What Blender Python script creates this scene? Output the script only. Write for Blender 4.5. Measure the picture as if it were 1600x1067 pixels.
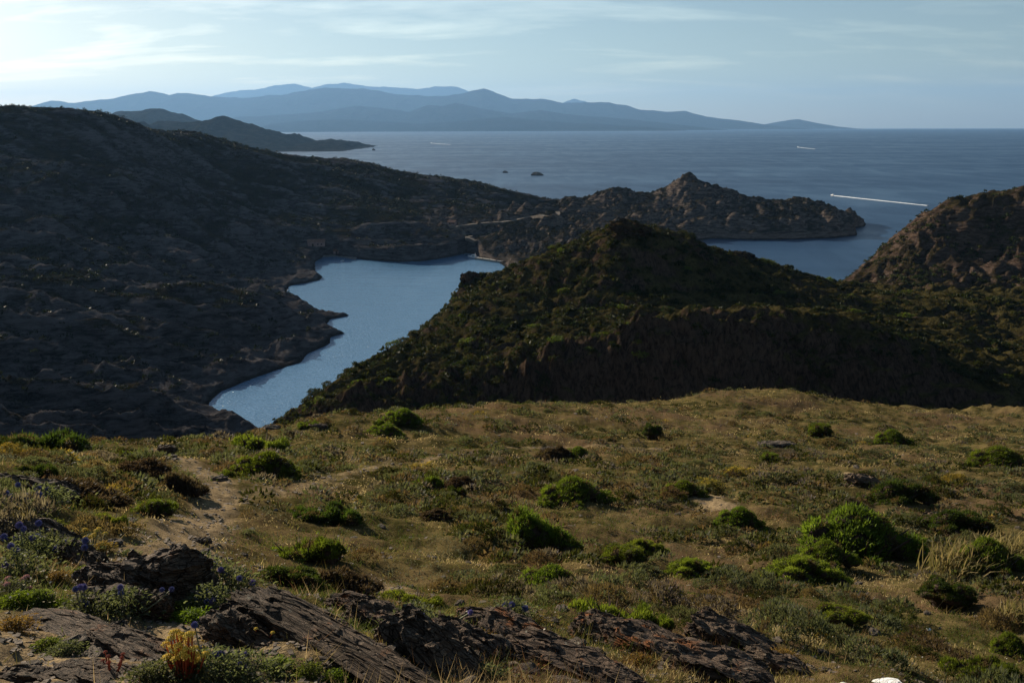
import bpy, math, random
import numpy as np
from mathutils import Vector

# ------------------------------------------------------------------ camera, sky, sun, exposure
S = bpy.context.scene
for o in list(bpy.data.objects):
    bpy.data.objects.remove(o)
COL = S.collection
H = 85.0                      # eye height above the sea
F = 1386.0                    # focal length in pixels of a 1600 px wide frame
PITCH = math.radians(13.72)
ROLL = math.radians(-0.2)
cd = bpy.data.cameras.new('camera'); cam = bpy.data.objects.new('camera', cd); COL.objects.link(cam)
cam.location = (0, 0, H)
cd.sensor_width = 36; cd.lens = 36 * F / 1600
cd.clip_start = 0.1; cd.clip_end = 200000
from mathutils import Matrix
cam.rotation_euler = (Matrix.Rotation(math.pi / 2 - PITCH, 3, 'X') @ Matrix.Rotation(ROLL, 3, 'Z')).to_euler()
S.camera = cam
SUN_AZ, SUN_EL = math.radians(-42.5), math.radians(20)
w = bpy.data.worlds.new('World'); S.world = w; w.use_nodes = True
wt = w.node_tree; wn = wt.nodes; wl = wt.links
sky = wn.new('ShaderNodeTexSky'); sky.sky_type = 'NISHITA'; sky.sun_disc = False
sky.sun_elevation = SUN_EL; sky.sun_rotation = SUN_AZ
sky.air_density = 0.85; sky.dust_density = 0.36; sky.ozone_density = 1.8; sky.altitude = 80
bg = wn['Background']; bg.inputs[1].default_value = 0.05
tc = wn.new('ShaderNodeTexCoord')
sep = wn.new('ShaderNodeSeparateXYZ'); wl.new(tc.outputs['Generated'], sep.inputs[0])
def wmath(op, a, b=None, clamp=False):
    n = wn.new('ShaderNodeMath'); n.operation = op; n.use_clamp = clamp
    for i, v in enumerate((a, b)):
        if v is None: continue
        if isinstance(v, (int, float)): n.inputs[i].default_value = v
        else: wl.new(v, n.inputs[i])
    return n.outputs[0]
zz = wmath('MAXIMUM', sep.outputs[2], 0.0)
den = wmath('ADD', zz, 0.13)
cx_ = wmath('DIVIDE', sep.outputs[0], den); cy_ = wmath('DIVIDE', sep.outputs[1], den)
comb = wn.new('ShaderNodeCombineXYZ'); wl.new(cx_, comb.inputs[0]); wl.new(cy_, comb.inputs[1])
mp = wn.new('ShaderNodeMapping'); wl.new(comb.outputs[0], mp.inputs[0])
mp.inputs['Scale'].default_value = (0.5, 1.1, 1); mp.inputs['Location'].default_value = (2.35, 0.6, 0)
n1 = wn.new('ShaderNodeTexNoise'); wl.new(mp.outputs[0], n1.inputs[0])
n1.inputs['Scale'].default_value = 1.5; n1.inputs['Detail'].default_value = 11; n1.inputs['Roughness'].default_value = 0.6
n1.inputs['Distortion'].default_value = 0.35
cr = wn.new('ShaderNodeValToRGB'); wl.new(n1.outputs['Fac'], cr.inputs[0])
cr.color_ramp.elements[0].position = 0.5; cr.color_ramp.elements[1].position = 0.72
cr.color_ramp.elements[0].color = (0, 0, 0, 1); cr.color_ramp.elements[1].color = (1, 1, 1, 1)
fade = wmath('MULTIPLY', zz, 14.0, True)
cf = wmath('MULTIPLY', wmath('MULTIPLY', cr.outputs[0], fade), 0.75)
lum = wn.new('ShaderNodeMix'); lum.data_type = 'RGBA'; lum.blend_type = 'MULTIPLY'; lum.inputs[0].default_value = 1
wl.new(sky.outputs[0], lum.inputs[6]); lum.inputs[7].default_value = (2.0, 1.75, 1.55, 1)
mixc = wn.new('ShaderNodeMix'); mixc.data_type = 'RGBA'
wl.new(cf, mixc.inputs[0]); wl.new(sky.outputs[0], mixc.inputs[6]); wl.new(lum.outputs[2], mixc.inputs[7])
tint = wn.new('ShaderNodeMix'); tint.data_type = 'RGBA'; tint.blend_type = 'MULTIPLY'; tint.inputs[0].default_value = 1
wl.new(mixc.outputs[2], tint.inputs[6]); tint.inputs[7].default_value = (1.0, 0.93, 0.79, 1); wl.new(tint.outputs[2], bg.inputs[0])
ld = bpy.data.lights.new('sun', 'SUN'); sun = bpy.data.objects.new('sun', ld); COL.objects.link(sun)
ld.energy = 5.0; ld.angle = math.radians(0.5); ld.color = (1.0, 0.87, 0.68)
SD = Vector((math.sin(SUN_AZ) * math.cos(SUN_EL), math.cos(SUN_AZ) * math.cos(SUN_EL), math.sin(SUN_EL)))
sun.rotation_euler = SD.to_track_quat('Z', 'Y').to_euler(); sun.location = (0, 0, 300)
S.render.engine = 'CYCLES'
S.view_settings.view_transform = 'Standard'; S.view_settings.look = 'None'
S.view_settings.exposure = 1.1; S.view_settings.gamma = 1.0; S.view_settings.use_curve_mapping = False
S.cycles.use_denoising = True
S.cycles.max_bounces = 5; S.cycles.diffuse_bounces = 2; S.cycles.glossy_bounces = 2
S.cycles.transmission_bounces = 2; S.cycles.transparent_max_bounces = 4; S.cycles.volume_bounces = 0
S.cycles.caustics_reflective = False; S.cycles.caustics_refractive = False

rng = np.random.default_rng(7); random.seed(7)
RE = 6371000.0

# ------------------------------------------------------------------ helpers
_R = np.array(cam.rotation_euler.to_matrix())
def ray(px, py):
    """world direction through a pixel of the 1600x1067 frame, scaled so that its y is 1"""
    px = np.asarray(px, float); py = np.asarray(py, float)
    v = np.stack([(px - 800) / F, -(py - 533.5) / F, -np.ones_like(px)], -1) @ _R.T
    return v / v[..., 1:2]
def P(px, py, d):
    r = ray(px, py)
    return np.array([0, 0, H]) + r * np.asarray(d, float)[..., None]
def SEA(px, py):
    r = ray(px, py)
    return np.array([0, 0, H]) + r * (-H / r[..., 2])[..., None]

def _hash(ix, iy, seed):
    h = (ix.astype(np.int64) * 374761393 + iy.astype(np.int64) * 668265263 + seed * 974711) & 0xffffffff
    h = ((h ^ (h >> 13)) * 1274126177) & 0xffffffff
    h = ((h ^ (h >> 16)) * 2246822519) & 0xffffffff
    return (h ^ (h >> 15)) & 0xffff
def noise(x, y, seed=0):
    x = np.asarray(x, float); y = np.asarray(y, float)
    x0 = np.floor(x); y0 = np.floor(y); fx = x - x0; fy = y - y0
    u = fx * fx * fx * (fx * (fx * 6 - 15) + 10); v = fy * fy * fy * (fy * (fy * 6 - 15) + 10)
    def g(ix, iy, dx, dy):
        a = _hash(ix, iy, seed) * (2 * math.pi / 65536)
        return np.cos(a) * dx + np.sin(a) * dy
    a = g(x0, y0, fx, fy); b = g(x0 + 1, y0, fx - 1, fy); c = g(x0, y0 + 1, fx, fy - 1); d = g(x0 + 1, y0 + 1, fx - 1, fy - 1)
    return ((a + (b - a) * u) + ((c + (d - c) * u) - (a + (b - a) * u)) * v) * 1.5
def fbm(x, y, seed=0, octv=4, gain=0.5):
    s = 0; a = 1; f = 1
    for k in range(octv):
        s = s + a * noise(x * f + 17.3 * k, y * f - 9.1 * k, seed + k); a *= gain; f *= 2.03
    return s
def ridged(x, y, seed=0, octv=4, gain=0.5):
    s = 0; a = 1; f = 1
    for k in range(octv):
        s = s + a * (1 - 2 * np.abs(noise(x * f + 5.7 * k, y * f + 3.3 * k, seed + k))); a *= gain; f *= 2.1
    return s - 0.6
def sstep(a, b, x):
    t = np.clip((x - a) / (b - a), 0, 1); return t * t * (3 - 2 * t)

def mesh_np(name, v, f, mats=(), smooth=True, col=None, midx=None):
    """v (n,3), f (m,k) -> mesh data; col = per-vertex rgb"""
    me = bpy.data.meshes.new(name)
    v = np.asarray(v, np.float32); f = np.asarray(f, np.int32); k = f.shape[1]
    me.vertices.add(len(v)); me.vertices.foreach_set('co', v.ravel())
    me.loops.add(f.size); me.loops.foreach_set('vertex_index', f.ravel())
    me.polygons.add(len(f)); me.polygons.foreach_set('loop_start', np.arange(0, f.size, k, dtype=np.int32))
    me.polygons.foreach_set('use_smooth', np.full(len(f), smooth))
    if midx is not None: me.polygons.foreach_set('material_index', np.asarray(midx, np.int32))
    for m in (mats if isinstance(mats, (list, tuple)) else [mats]): me.materials.append(m)
    if col is not None:
        a = me.color_attributes.new('col', 'FLOAT_COLOR', 'POINT')
        c = np.ones((len(v), 4), np.float32); c[:, :np.asarray(col).shape[1]] = col
        a.data.foreach_set('color', c.ravel())
    me.update(); me.validate(); return me
def link(name, me, parent=None, loc=None, rot=None, scale=None):
    o = bpy.data.objects.new(name, me); COL.objects.link(o)
    if parent: o.parent = parent
    if loc is not None: o.location = loc
    if rot is not None: o.rotation_euler = rot
    if scale is not None: o.scale = scale
    return o
def tag(o, label=None, cat=None, group=None, kind=None):
    if label: o['label'] = label
    if cat: o['category'] = cat
    if group: o['group'] = group
    if kind: o['kind'] = kind
    return o
class MB:
    """collects boxes, prisms and tubes for one mesh"""
    def __init__(s): s.v = []; s.f = []
    def add(s, vs, fs):
        b = len(s.v); s.v += [tuple(p) for p in vs]; s.f += [tuple(i + b for i in q) for q in fs]
    def box(s, c, d):
        x, y, z = [q / 2 for q in d]
        s.add([(c[0] + i * x, c[1] + j * y, c[2] + k * z) for i in (-1, 1) for j in (-1, 1) for k in (-1, 1)],
              [(0, 1, 3, 2), (4, 6, 7, 5), (0, 4, 5, 1), (2, 3, 7, 6), (0, 2, 6, 4), (1, 5, 7, 3)])
    def loft(s, rings):
        n = len(rings[0]); vs = [p for r in rings for p in r]; fs = []
        for i in range(len(rings) - 1):
            for j in range(n):
                fs.append((i * n + j, i * n + (j + 1) % n, (i + 1) * n + (j + 1) % n, (i + 1) * n + j))
        fs.append(tuple(range(n))[::-1]); fs.append(tuple((len(rings) - 1) * n + j for j in range(n)))
        s.add(vs, fs)
    def tube(s, pts, r, n=5):
        pts = [Vector(p) for p in pts]; rr = r if isinstance(r, (list, tuple)) else [r] * len(pts); rings = []
        for i, p in enumerate(pts):
            t = (pts[min(i + 1, len(pts) - 1)] - pts[max(i - 1, 0)]).normalized()
            a = t.orthogonal().normalized(); b = t.cross(a)
            rings.append([p + (a * math.cos(2 * math.pi * k / n) + b * math.sin(2 * math.pi * k / n)) * rr[i] for k in range(n)])
        s.loft(rings)
    def mesh(s, name, mat, smooth=False):
        me = bpy.data.meshes.new(name); me.from_pydata(s.v, [], s.f); me.materials.append(mat)
        me.polygons.foreach_set('use_smooth', [smooth] * len(me.polygons)); me.update(); return me
    def build(s, name, mat, parent=None, smooth=False, **k): return link(name, s.mesh(name, mat, smooth), parent, **k)

# ------------------------------------------------------------------ materials
def newmat(name):
    m = bpy.data.materials.new(name); m.use_nodes = True
    t = m.node_tree; t.nodes.clear(); out = t.nodes.new('ShaderNodeOutputMaterial')
    return m, t, out
class NB:
    """tiny node-graph builder"""
    def __init__(s, t): s.t = t
    def n(s, kind, **inp):
        x = s.t.nodes.new(kind)
        for k, v in inp.items():
            sock = x.inputs[int(k[1:])] if k[0] == 'i' and k[1:].isdigit() else x.inputs[k.replace('_', ' ')]
            if hasattr(v, 'is_output') or isinstance(v, bpy.types.NodeSocket): s.t.links.new(v, sock)
            else: sock.default_value = v
        return x
    def math(s, op, a, b=0.0, clamp=False):
        x = s.n('ShaderNodeMath', i0=a, i1=b); x.operation = op; x.use_clamp = clamp; return x.outputs[0]
    def noise(s, vec, scale, detail=4, rough=0.55, dist=0.0):
        return s.n('ShaderNodeTexNoise', Vector=vec, Scale=scale, Detail=detail, Roughness=rough, Distortion=dist).outputs['Fac']
    def mapping(s, vec, scale=(1, 1, 1), rot=(0, 0, 0), loc=(0, 0, 0)):
        return s.n('ShaderNodeMapping', Vector=vec, Scale=scale, Rotation=rot, Location=loc).outputs[0]
    def ramp(s, fac, a, b):
        x = s.n('ShaderNodeMapRange', Value=fac); x.inputs['From Min'].default_value = a; x.inputs['From Max'].default_value = b
        x.interpolation_type = 'SMOOTHSTEP'; return x.outputs[0]
    def mix(s, fac, a, b, mode='MIX'):
        x = s.t.nodes.new('ShaderNodeMix'); x.data_type = 'RGBA'; x.blend_type = mode
        for sock, v in ((x.inputs[0], fac), (x.inputs[6], a), (x.inputs[7], b)):
            if isinstance(v, bpy.types.NodeSocket): s.t.links.new(v, sock)
            elif isinstance(v, (int, float)): sock.default_value = v
            else: sock.default_value = (*v, 1) if len(v) == 3 else v
        return x.outputs[2]
    def bump(s, h, strength, dist, normal=None):
        x = s.n('ShaderNodeBump', Height=h, Strength=strength, Distance=dist)
        if normal is not None: s.t.links.new(normal, x.inputs['Normal'])
        return x.outputs[0]

def land_material(name, scrub, dry, rock_a, rock_b, slope=(0.62, 0.82), scale=1.0, scrub_cut=(0.42, 0.58), rockmix=0.0, strata=(0.25, 0.25, 1.4), dryr=(0.62, 0.92), low=0.0):
    """hillside: scrub and dry heath on the flats, streaky rock where it is steep"""
    m, t, out = newmat(name); b = NB(t)
    pos = b.n('ShaderNodeNewGeometry').outputs['Position']; nrm = b.n('ShaderNodeNewGeometry').outputs['Normal']
    nz = b.n('ShaderNodeSeparateXYZ', i0=nrm).outputs[2]
    big = b.noise(pos, 0.03 / scale, 5, 0.6); mid = b.noise(pos, 0.16 / scale, 6, 0.65); fine = b.noise(pos, 0.9 / scale, 6, 0.7)
    st = b.noise(b.mapping(pos, strata, (0.5, 0.3, 0.4)), 0.7 / scale, 8, 0.7, 0.6)
    c_rock = b.mix(b.ramp(st, 0.36, 0.64), rock_a, rock_b)
    c_rock = b.mix(b.math('MULTIPLY', b.ramp(fine, 0.5, 0.75), 0.5), c_rock, [q * 0.45 for q in rock_a])
    c_veg = b.mix(b.ramp(b.math('ADD', mid, b.math('MULTIPLY', fine, 0.5)), *dryr), scrub, dry)
    c_veg = b.mix(b.math('MULTIPLY', b.ramp(fine, 0.42, 0.62), 0.6), c_veg, [q * 0.5 for q in scrub])
    k = b.math('ADD', b.math('MULTIPLY', b.math('SUBTRACT', big, 0.5), 0.5), b.math('MULTIPLY', b.math('SUBTRACT', mid, 0.5), 0.5))
    s = b.math('ADD', nz, b.math('SUBTRACT', k, rockmix))
    zlow = b.n('ShaderNodeSeparateXYZ', i0=pos).outputs[2]
    s = b.math('SUBTRACT', s, b.math('MULTIPLY', b.math('SUBTRACT', 1.0, b.ramp(b.math('ADD', zlow, b.math('MULTIPLY', mid, 10.0)), 8.0, 24.0)), low))
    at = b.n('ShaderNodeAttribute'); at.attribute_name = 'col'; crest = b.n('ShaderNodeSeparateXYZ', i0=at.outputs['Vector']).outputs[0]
    s = b.math('SUBTRACT', s, b.math('MULTIPLY', crest, 0.45)); c_rock = b.mix(b.math('MULTIPLY', crest, b.ramp(st, 0.3, 0.6)), c_rock, [min(1, q * 1.1) for q in rock_b])  # crest rock lightened in colour to stand in for sun on the ridges
    fac = b.ramp(s, slope[0], slope[1])
    c = b.mix(fac, c_rock, c_veg)
    zpos = b.n('ShaderNodeSeparateXYZ', i0=pos).outputs[2]
    tide = b.ramp(b.math('ADD', zpos, b.math('MULTIPLY', mid, 2.0)), 1.3, 2.6)      # dark splash zone above the water
    c = b.mix(tide, (0.03, 0.027, 0.025), c)
    wash = b.math('MULTIPLY', b.ramp(b.math('ADD', zpos, b.math('MULTIPLY', mid, 3.0)), 2.2, 3.2), b.math('SUBTRACT', 1.0, b.ramp(b.math('ADD', zpos, b.math('MULTIPLY', st, 4.0)), 4.5, 7.0)))
    c = b.mix(b.math('MULTIPLY', wash, 0.2), c, [min(1, q * 1.5) for q in rock_b])      # bare wave-washed rock above the splash line
    hgt = b.math('ADD', b.math('MULTIPLY', st, 1.2), b.math('ADD', b.math('MULTIPLY', fine, 0.5), mid))
    bs = b.n('ShaderNodeBsdfDiffuse', Color=c, Roughness=0.6, Normal=b.bump(hgt, 0.9, 1.6 * scale))
    t.links.new(bs.outputs[0], out.inputs[0]); return m

def leaf_material(name, translucent=0.35, rough=0.6, attr=True, color=(0.06, 0.09, 0.02), var=0.35):
    m, t, out = newmat(name); b = NB(t)
    oi = b.n('ShaderNodeObjectInfo').outputs['Random']
    if attr: c = b.n('ShaderNodeAttribute'); c.attribute_name = 'col'; c = c.outputs['Color']
    else: c = None
    base = c if attr else None
    tint = b.n('ShaderNodeHueSaturation', Hue=b.math('ADD', 0.485, b.math('MULTIPLY', oi, 0.03)), Value=b.math('ADD', 1 - var / 2, b.math('MULTIPLY', oi, var)))
    if attr: t.links.new(c, tint.inputs['Color'])
    else: tint.inputs['Color'].default_value = (*color, 1)
    d = b.n('ShaderNodeBsdfPrincipled', Base_Color=tint.outputs[0], Roughness=rough); d.inputs['Specular IOR Level'].default_value = 0.06
    tr = b.n('ShaderNodeBsdfTranslucent', Color=b.mix(1.0, tint.outputs[0], (1.25, 1.2, 1.0) if 'grass' in name else (1.5, 1.5, 0.8), 'MULTIPLY'))
    mx = b.n('ShaderNodeMixShader', Fac=translucent); t.links.new(d.outputs[0], mx.inputs[1]); t.links.new(tr.outputs[0], mx.inputs[2])
    t.links.new(mx.outputs[0], out.inputs[0]); return m

def plain(name, color, rough=0.7, spec=0.3, nscale=6.0, var=0.25, metallic=0.0, bump=0.0):
    m, t, out = newmat(name); b = NB(t)
    pos = b.n('ShaderNodeTexCoord').outputs['Object']
    nz = b.noise(pos, nscale, 5, 0.6)
    c = b.mix(b.ramp(nz, 0.3, 0.7), [q * (1 - var) for q in color], [min(1, q * (1 + var)) for q in color])
    bs = b.n('ShaderNodeBsdfPrincipled', Base_Color=c, Roughness=rough, Metallic=metallic)
    bs.inputs['Specular IOR Level'].default_value = spec
    if bump: t.links.new(b.bump(nz, 0.6, bump), bs.inputs['Normal'])
    t.links.new(bs.outputs[0], out.inputs[0]); return m

def rock_material(name, a, bcol, lichen=0.35):
    """bedded schist: fine parallel strata, cracks, orange and pale lichen"""
    m, t, out = newmat(name); b = NB(t)
    tcn = b.n('ShaderNodeTexCoord').outputs['Object']; pos = b.n('ShaderNodeNewGeometry').outputs['Position']
    st = b.noise(b.mapping(tcn, (1.2, 7, 22)), 2.2, 7, 0.65, 0.5)
    fine = b.noise(pos, 22, 6, 0.7); mid = b.noise(pos, 3.2, 5, 0.6); lm = b.noise(pos, 5.0, 6, 0.62, 0.4); lp = b.noise(pos, 17.0, 4, 0.6)
    c = b.mix(b.ramp(st, 0.35, 0.65), a, bcol)
    c = b.mix(b.math('MULTIPLY', b.ramp(mid, 0.45, 0.7), 0.5), c, [q * 0.5 for q in a])
    c = b.mix(b.math('MULTIPLY', b.ramp(fine, 0.5, 0.8), 0.5), c, [min(1, q * 1.7) for q in bcol])
    c = b.mix(b.math('MULTIPLY', b.ramp(lm, 0.62 - 0.12 * lichen, 0.72 - 0.1 * lichen), lichen), c, (0.26, 0.085, 0.02))
    c = b.mix(b.math('MULTIPLY', b.ramp(lp, 0.64, 0.7), 0.4), c, (0.34, 0.33, 0.27))
    vor = b.n('ShaderNodeTexVoronoi', Vector=b.mapping(tcn, (3.0, 4.5, 9), (0.2, 0.1, 0.3)), Scale=1.6); vor.feature = 'DISTANCE_TO_EDGE'
    crack = b.ramp(vor.outputs['Distance'], 0.0, 0.06); c = b.mix(crack, [q * 0.35 for q in a], c)
    h = b.math('ADD', b.math('ADD', b.math('MULTIPLY', st, 1.0), b.math('MULTIPLY', fine, 0.35)), b.math('MULTIPLY', crack, 0.9))
    bs = b.n('ShaderNodeBsdfPrincipled', Base_Color=c, Roughness=0.85, Normal=b.bump(h, 0.9, 0.03))
    bs.inputs['Specular IOR Level'].default_value = 0.12
    t.links.new(bs.outputs[0], out.inputs[0]); return m

M = {}
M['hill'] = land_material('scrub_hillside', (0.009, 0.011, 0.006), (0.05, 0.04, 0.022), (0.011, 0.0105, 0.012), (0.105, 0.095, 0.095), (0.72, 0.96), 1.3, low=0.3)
M['knoll'] = land_material('knoll_slope', (0.01, 0.0115, 0.0035), (0.095, 0.078, 0.03), (0.02, 0.014, 0.01), (0.1, 0.068, 0.048), (0.62, 0.84), 0.6, dryr=(0.55, 0.85), strata=(1.3, 1.3, 0.3))
M['crag'] = land_material('headland_rock', (0.014, 0.016, 0.007), (0.08, 0.06, 0.03), (0.035, 0.023, 0.017), (0.135, 0.094, 0.07), (0.83, 1.02), 0.9)
M['islet'] = land_material('islet_rock', (0.014, 0.016, 0.008), (0.035, 0.03, 0.02), (0.024, 0.02, 0.019), (0.2, 0.155, 0.125), (0.8, 1.0), 1.2)
M['far'] = land_material('far_headland_scrub', (0.012, 0.014, 0.008), (0.04, 0.034, 0.022), (0.03, 0.026, 0.023), (0.08, 0.068, 0.06), (0.6, 0.9), 6)
M['mount'] = land_material('far_mountain', (0.016, 0.02, 0.012), (0.03, 0.028, 0.02), (0.04, 0.037, 0.035), (0.07, 0.065, 0.06), (0.5, 0.75), 40)

def ground_material():
    m, t, out = newmat('grassy_ground'); b = NB(t)
    pos = b.n('ShaderNodeNewGeometry').outputs['Position']
    at = b.n('ShaderNodeAttribute'); at.attribute_name = 'col'
    soil = b.n('ShaderNodeSeparateXYZ', i0=at.outputs['Vector']).outputs[0]
    big = b.noise(pos, 0.12, 4, 0.6); mid = b.noise(pos, 0.9, 5, 0.65); fine = b.noise(pos, 6, 6, 0.7); grit = b.noise(pos, 38, 4, 0.7)
    c = b.mix(b.ramp(mid, 0.38, 0.62), (0.04, 0.036, 0.012), (0.12, 0.09, 0.038))
    c = b.mix(b.ramp(b.math('ADD', big, b.math('MULTIPLY', fine, 0.5)), 0.72, 0.9), c, (0.10, 0.065, 0.036))
    c = b.mix(b.math('MULTIPLY', b.ramp(fine, 0.5, 0.7), 0.55), c, (0.035, 0.036, 0.012))
    cs = b.mix(b.ramp(b.math('ADD', b.math('MULTIPLY', fine, 0.6), b.math('MULTIPLY', grit, 0.4)), 0.35, 0.65), (0.11, 0.08, 0.048), (0.29, 0.215, 0.125))
    sf = b.ramp(b.math('ADD', soil, b.math('MULTIPLY', b.math('SUBTRACT', mid, 0.5), 1.3)), 0.4, 0.95)
    c = b.mix(sf, c, cs)
    h = b.math('ADD', fine, b.math('MULTIPLY', grit, 0.4))
    bs = b.n('ShaderNodeBsdfPrincipled', Base_Color=c, Roughness=0.95, Normal=b.bump(h, 0.8, 0.08)); bs.inputs['Specular IOR Level'].default_value = 0.0
    t.links.new(bs.outputs[0], out.inputs[0]); return m
M['ground'] = ground_material()
M['leaf'] = leaf_material('shrub_leaves', 0.45)
M['kleaf'] = leaf_material('knoll_shrub_leaves', 0.28); M['scrub'] = leaf_material('scrub_leaves', 0.22)
M['grass'] = leaf_material('grass_blades', 0.45)
M['twig'] = plain('twiggy_branches', (0.045, 0.03, 0.022), 0.9, 0.1, 20, 0.4)
M['schist'] = rock_material('schist_rock', (0.06, 0.042, 0.029), (0.17, 0.12, 0.083), 0.35)
M['lichen'] = rock_material('lichen_schist', (0.065, 0.045, 0.032), (0.165, 0.115, 0.082), 0.75)
M['stone'] = rock_material('loose_stone', (0.085, 0.066, 0.05), (0.2, 0.16, 0.125), 0.1)
M['quartz'] = plain('white_quartz', (0.86, 0.85, 0.82), 0.4, 0.5, 12, 0.04, bump=0.01)

def water_material():
    m, t, out = newmat('sea_water'); b = NB(t)
    pos = b.n('ShaderNodeNewGeometry').outputs['Position']
    wave = b.noise(b.mapping(pos, (1.0, 0.8, 1)), 0.9, 3, 0.6, 0.3)
    swell = b.noise(b.mapping(pos, (0.35, 1.0, 1), (0, 0, 0.12)), 0.11, 4, 0.6)
    calm = b.noise(b.mapping(pos, (0.3, 1.0, 1), (0, 0, 0.16)), 0.005, 6, 0.62, 0.7)
    calmf = b.ramp(calm, 0.38, 0.62)
    xyz = b.n('ShaderNodeSeparateXYZ', i0=pos)
    shelter_glare = b.math('SUBTRACT', 1.0, b.ramp(b.math('ADD', xyz.outputs[1], b.math('MULTIPLY', xyz.outputs[0], 0.9)), 520.0, 640.0))
    gust = b.ramp(b.noise(b.mapping(pos, (1.0, 0.35, 1), (0, 0, -0.5)), 0.02, 5, 0.6, 0.8), 0.35, 0.65)
    h = b.math('ADD', b.math('MULTIPLY', wave, b.math('ADD', 0.2, b.math('MULTIPLY', b.math('ADD', calmf, gust), 0.22))), b.math('MULTIPLY', swell, 0.4))
    bs = b.n('ShaderNodeBsdfPrincipled', Base_Color=b.mix(shelter_glare, (0.007, 0.034, 0.085), (0.075, 0.17, 0.295)), Roughness=b.math('SUBTRACT', b.math('ADD', 0.34, b.math('MULTIPLY', b.math('ADD', calmf, gust), 0.08)), b.math('MULTIPLY', shelter_glare, 0.26)), IOR=b.math('ADD', 1.333, b.math('MULTIPLY', shelter_glare, 0.14)),
             Normal=b.bump(h, 1.0, 0.85))  # paler cove base colour stands in for reflected sky; lower roughness is calm water
    t.links.new(bs.outputs[0], out.inputs[0]); return m
M['water'] = water_material()

# ------------------------------------------------------------------ coast lines (traced on the sea plane)
def seapoly(pts): return SEA([p[0] for p in pts], [p[1] for p in pts])[:, :2]
COVE = seapoly([(430, 690), (405, 668), (370, 652), (318, 640), (345, 612), (400, 590), (470, 566), (480, 553), (508, 541), (516, 536), (516, 527), (541, 521),
    (528, 514), (508, 507), (517, 499), (549, 493), (516, 488), (496, 486), (474, 472), (446, 458), (452, 447), (500, 438), (504, 432), (493, 424),
    (490, 410), (505, 400), (522, 399), (545, 402), (575, 406), (620, 409), (660, 408), (700, 402), (728, 395), (745, 397), (752, 404), (780, 411), (800, 425), (792, 455),
    (760, 480), (720, 520), (640, 572), (560, 625), (500, 665), (465, 690)])
OPEN = np.concatenate([np.array([(-60000, 60000), (-6000, 1500), (-900, 1250), (-520, 1120), (-250, 1010), (-120, 960), (-40, 920), (20, 880), (60, 850), (110, 850), (190, 845), (240, 850)]),
    seapoly([(1300, 347), (1332, 345), (1352, 350), (1349, 354), (1334, 357), (1338, 368), (1300, 372), (1240, 374), (1180, 375), (1110, 373), (1060, 380), (990, 392), (975, 410),
    (1040, 425), (1120, 430), (1200, 448), (1260, 456), (1300, 452), (1345, 432), (1420, 372), (1500, 334), (1600, 310), (1720, 305)]),
    np.array([(900, 620), (60000, 800), (60000, 60000)])])
def poly_sd(x, y, poly):
    """>0 inside the polygon"""
    p = np.asarray(poly); q = np.roll(p, -1, 0)
    d = np.full(x.shape, 1e18); ins = np.zeros(x.shape, bool)
    for (x0, y0), (x1, y1) in zip(p, q):
        ex, ey = x1 - x0, y1 - y0
        tt = np.clip(((x - x0) * ex + (y - y0) * ey) / (ex * ex + ey * ey + 1e-9), 0, 1)
        d = np.minimum(d, (x - x0 - tt * ex) ** 2 + (y - y0 - tt * ey) ** 2)
        c = (y0 > y) != (y1 > y)
        if abs(ey) > 1e-9: ins ^= c & (x < ex * (y - y0) / ey + x0)
    return np.where(ins, 1, -1) * np.sqrt(d)

# ------------------------------------------------------------------ terrain control points: (pixel x, pixel y, depth in metres)
FORE = [(0,1067,3.3),(400,1067,3.5),(800,1067,4.0),(1200,1067,6.0),(1600,1067,9.5),(-200,1067,3.2),(1850,1067,11),
 (-200,960,4.6),(0,960,4.7),(300,960,5.2),(600,960,6.2),(900,965,8.6),(1200,970,13),(1600,970,16),(1850,970,17),
 (-200,880,6.3),(0,880,6.6),(230,890,7.0),(420,900,11.5),(600,890,14),(900,880,18),(1200,880,22),(1600,880,24),(1850,880,25),
 (-200,800,8.5),(0,800,9.2),(120,810,10.5),(280,805,17),(450,800,20),(700,800,25),(1000,800,29),(1300,800,31),(1600,800,33),(1850,800,34),
 (-200,740,13),(0,735,14),(150,745,17),(300,740,25),(450,740,29),(700,740,36),(1000,740,40),(1300,740,42),(1600,740,44),(1850,740,45),
 (150,712,36),(300,705,39),(500,695,48),(800,690,54),(1200,690,58),(1600,690,62),(1850,690,64),(1100,645,76),(1400,660,76)]
EDGE = [(-250,700,44),(0,700,46),(150,697,48),(280,690,50),(360,680,53),(430,668,58),(560,655,66),(700,640,74),(850,632,80),(1000,625,84),(1080,612,88),(1180,608,92),(1300,625,92),(1450,637,92),(1600,642,92),(1850,645,92)]
KNOLL = [(435,665,150),(480,630,155),(520,600,160),(560,570,170),(600,545,180),(650,515,195),(690,490,208),(716,465,220),(722,445,226),(740,429,230),(775,428,232),(788,418,229),(820,405,225),(860,390,222),(900,374,220),(940,358,215),(980,350,212),(1030,357,215),(1080,370,222),(1120,385,230),(1160,398,240),(1200,413,255),(1250,428,275),(1290,440,290),
 (800,440,212),(900,430,205),(980,420,200),(1080,430,205),(700,520,190),(800,510,185),(900,500,182),(1000,490,182),(1100,480,190),(600,590,162),(680,570,165),(760,560,165),(860,545,163),(950,530,161),(1030,518,161),
 (1200,465,197),(1300,470,215),(1400,480,215),(1500,480,220),(1600,480,225),(1300,510,176),(1400,525,176),(1500,540,176),(1600,555,178),(1300,448,258),(1400,455,265),(1500,460,270),(1600,462,275),(1800,480,230),(1800,560,180)]
CLIFF = [(540,628,153),(620,615,153),(700,602,153),(770,590,153),(860,567,153),(950,547,152),(1030,532,152),(1150,512,155),(1250,522,155),(1350,547,155),(1450,567,155),(1600,590,158),(1800,600,160)]
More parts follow.
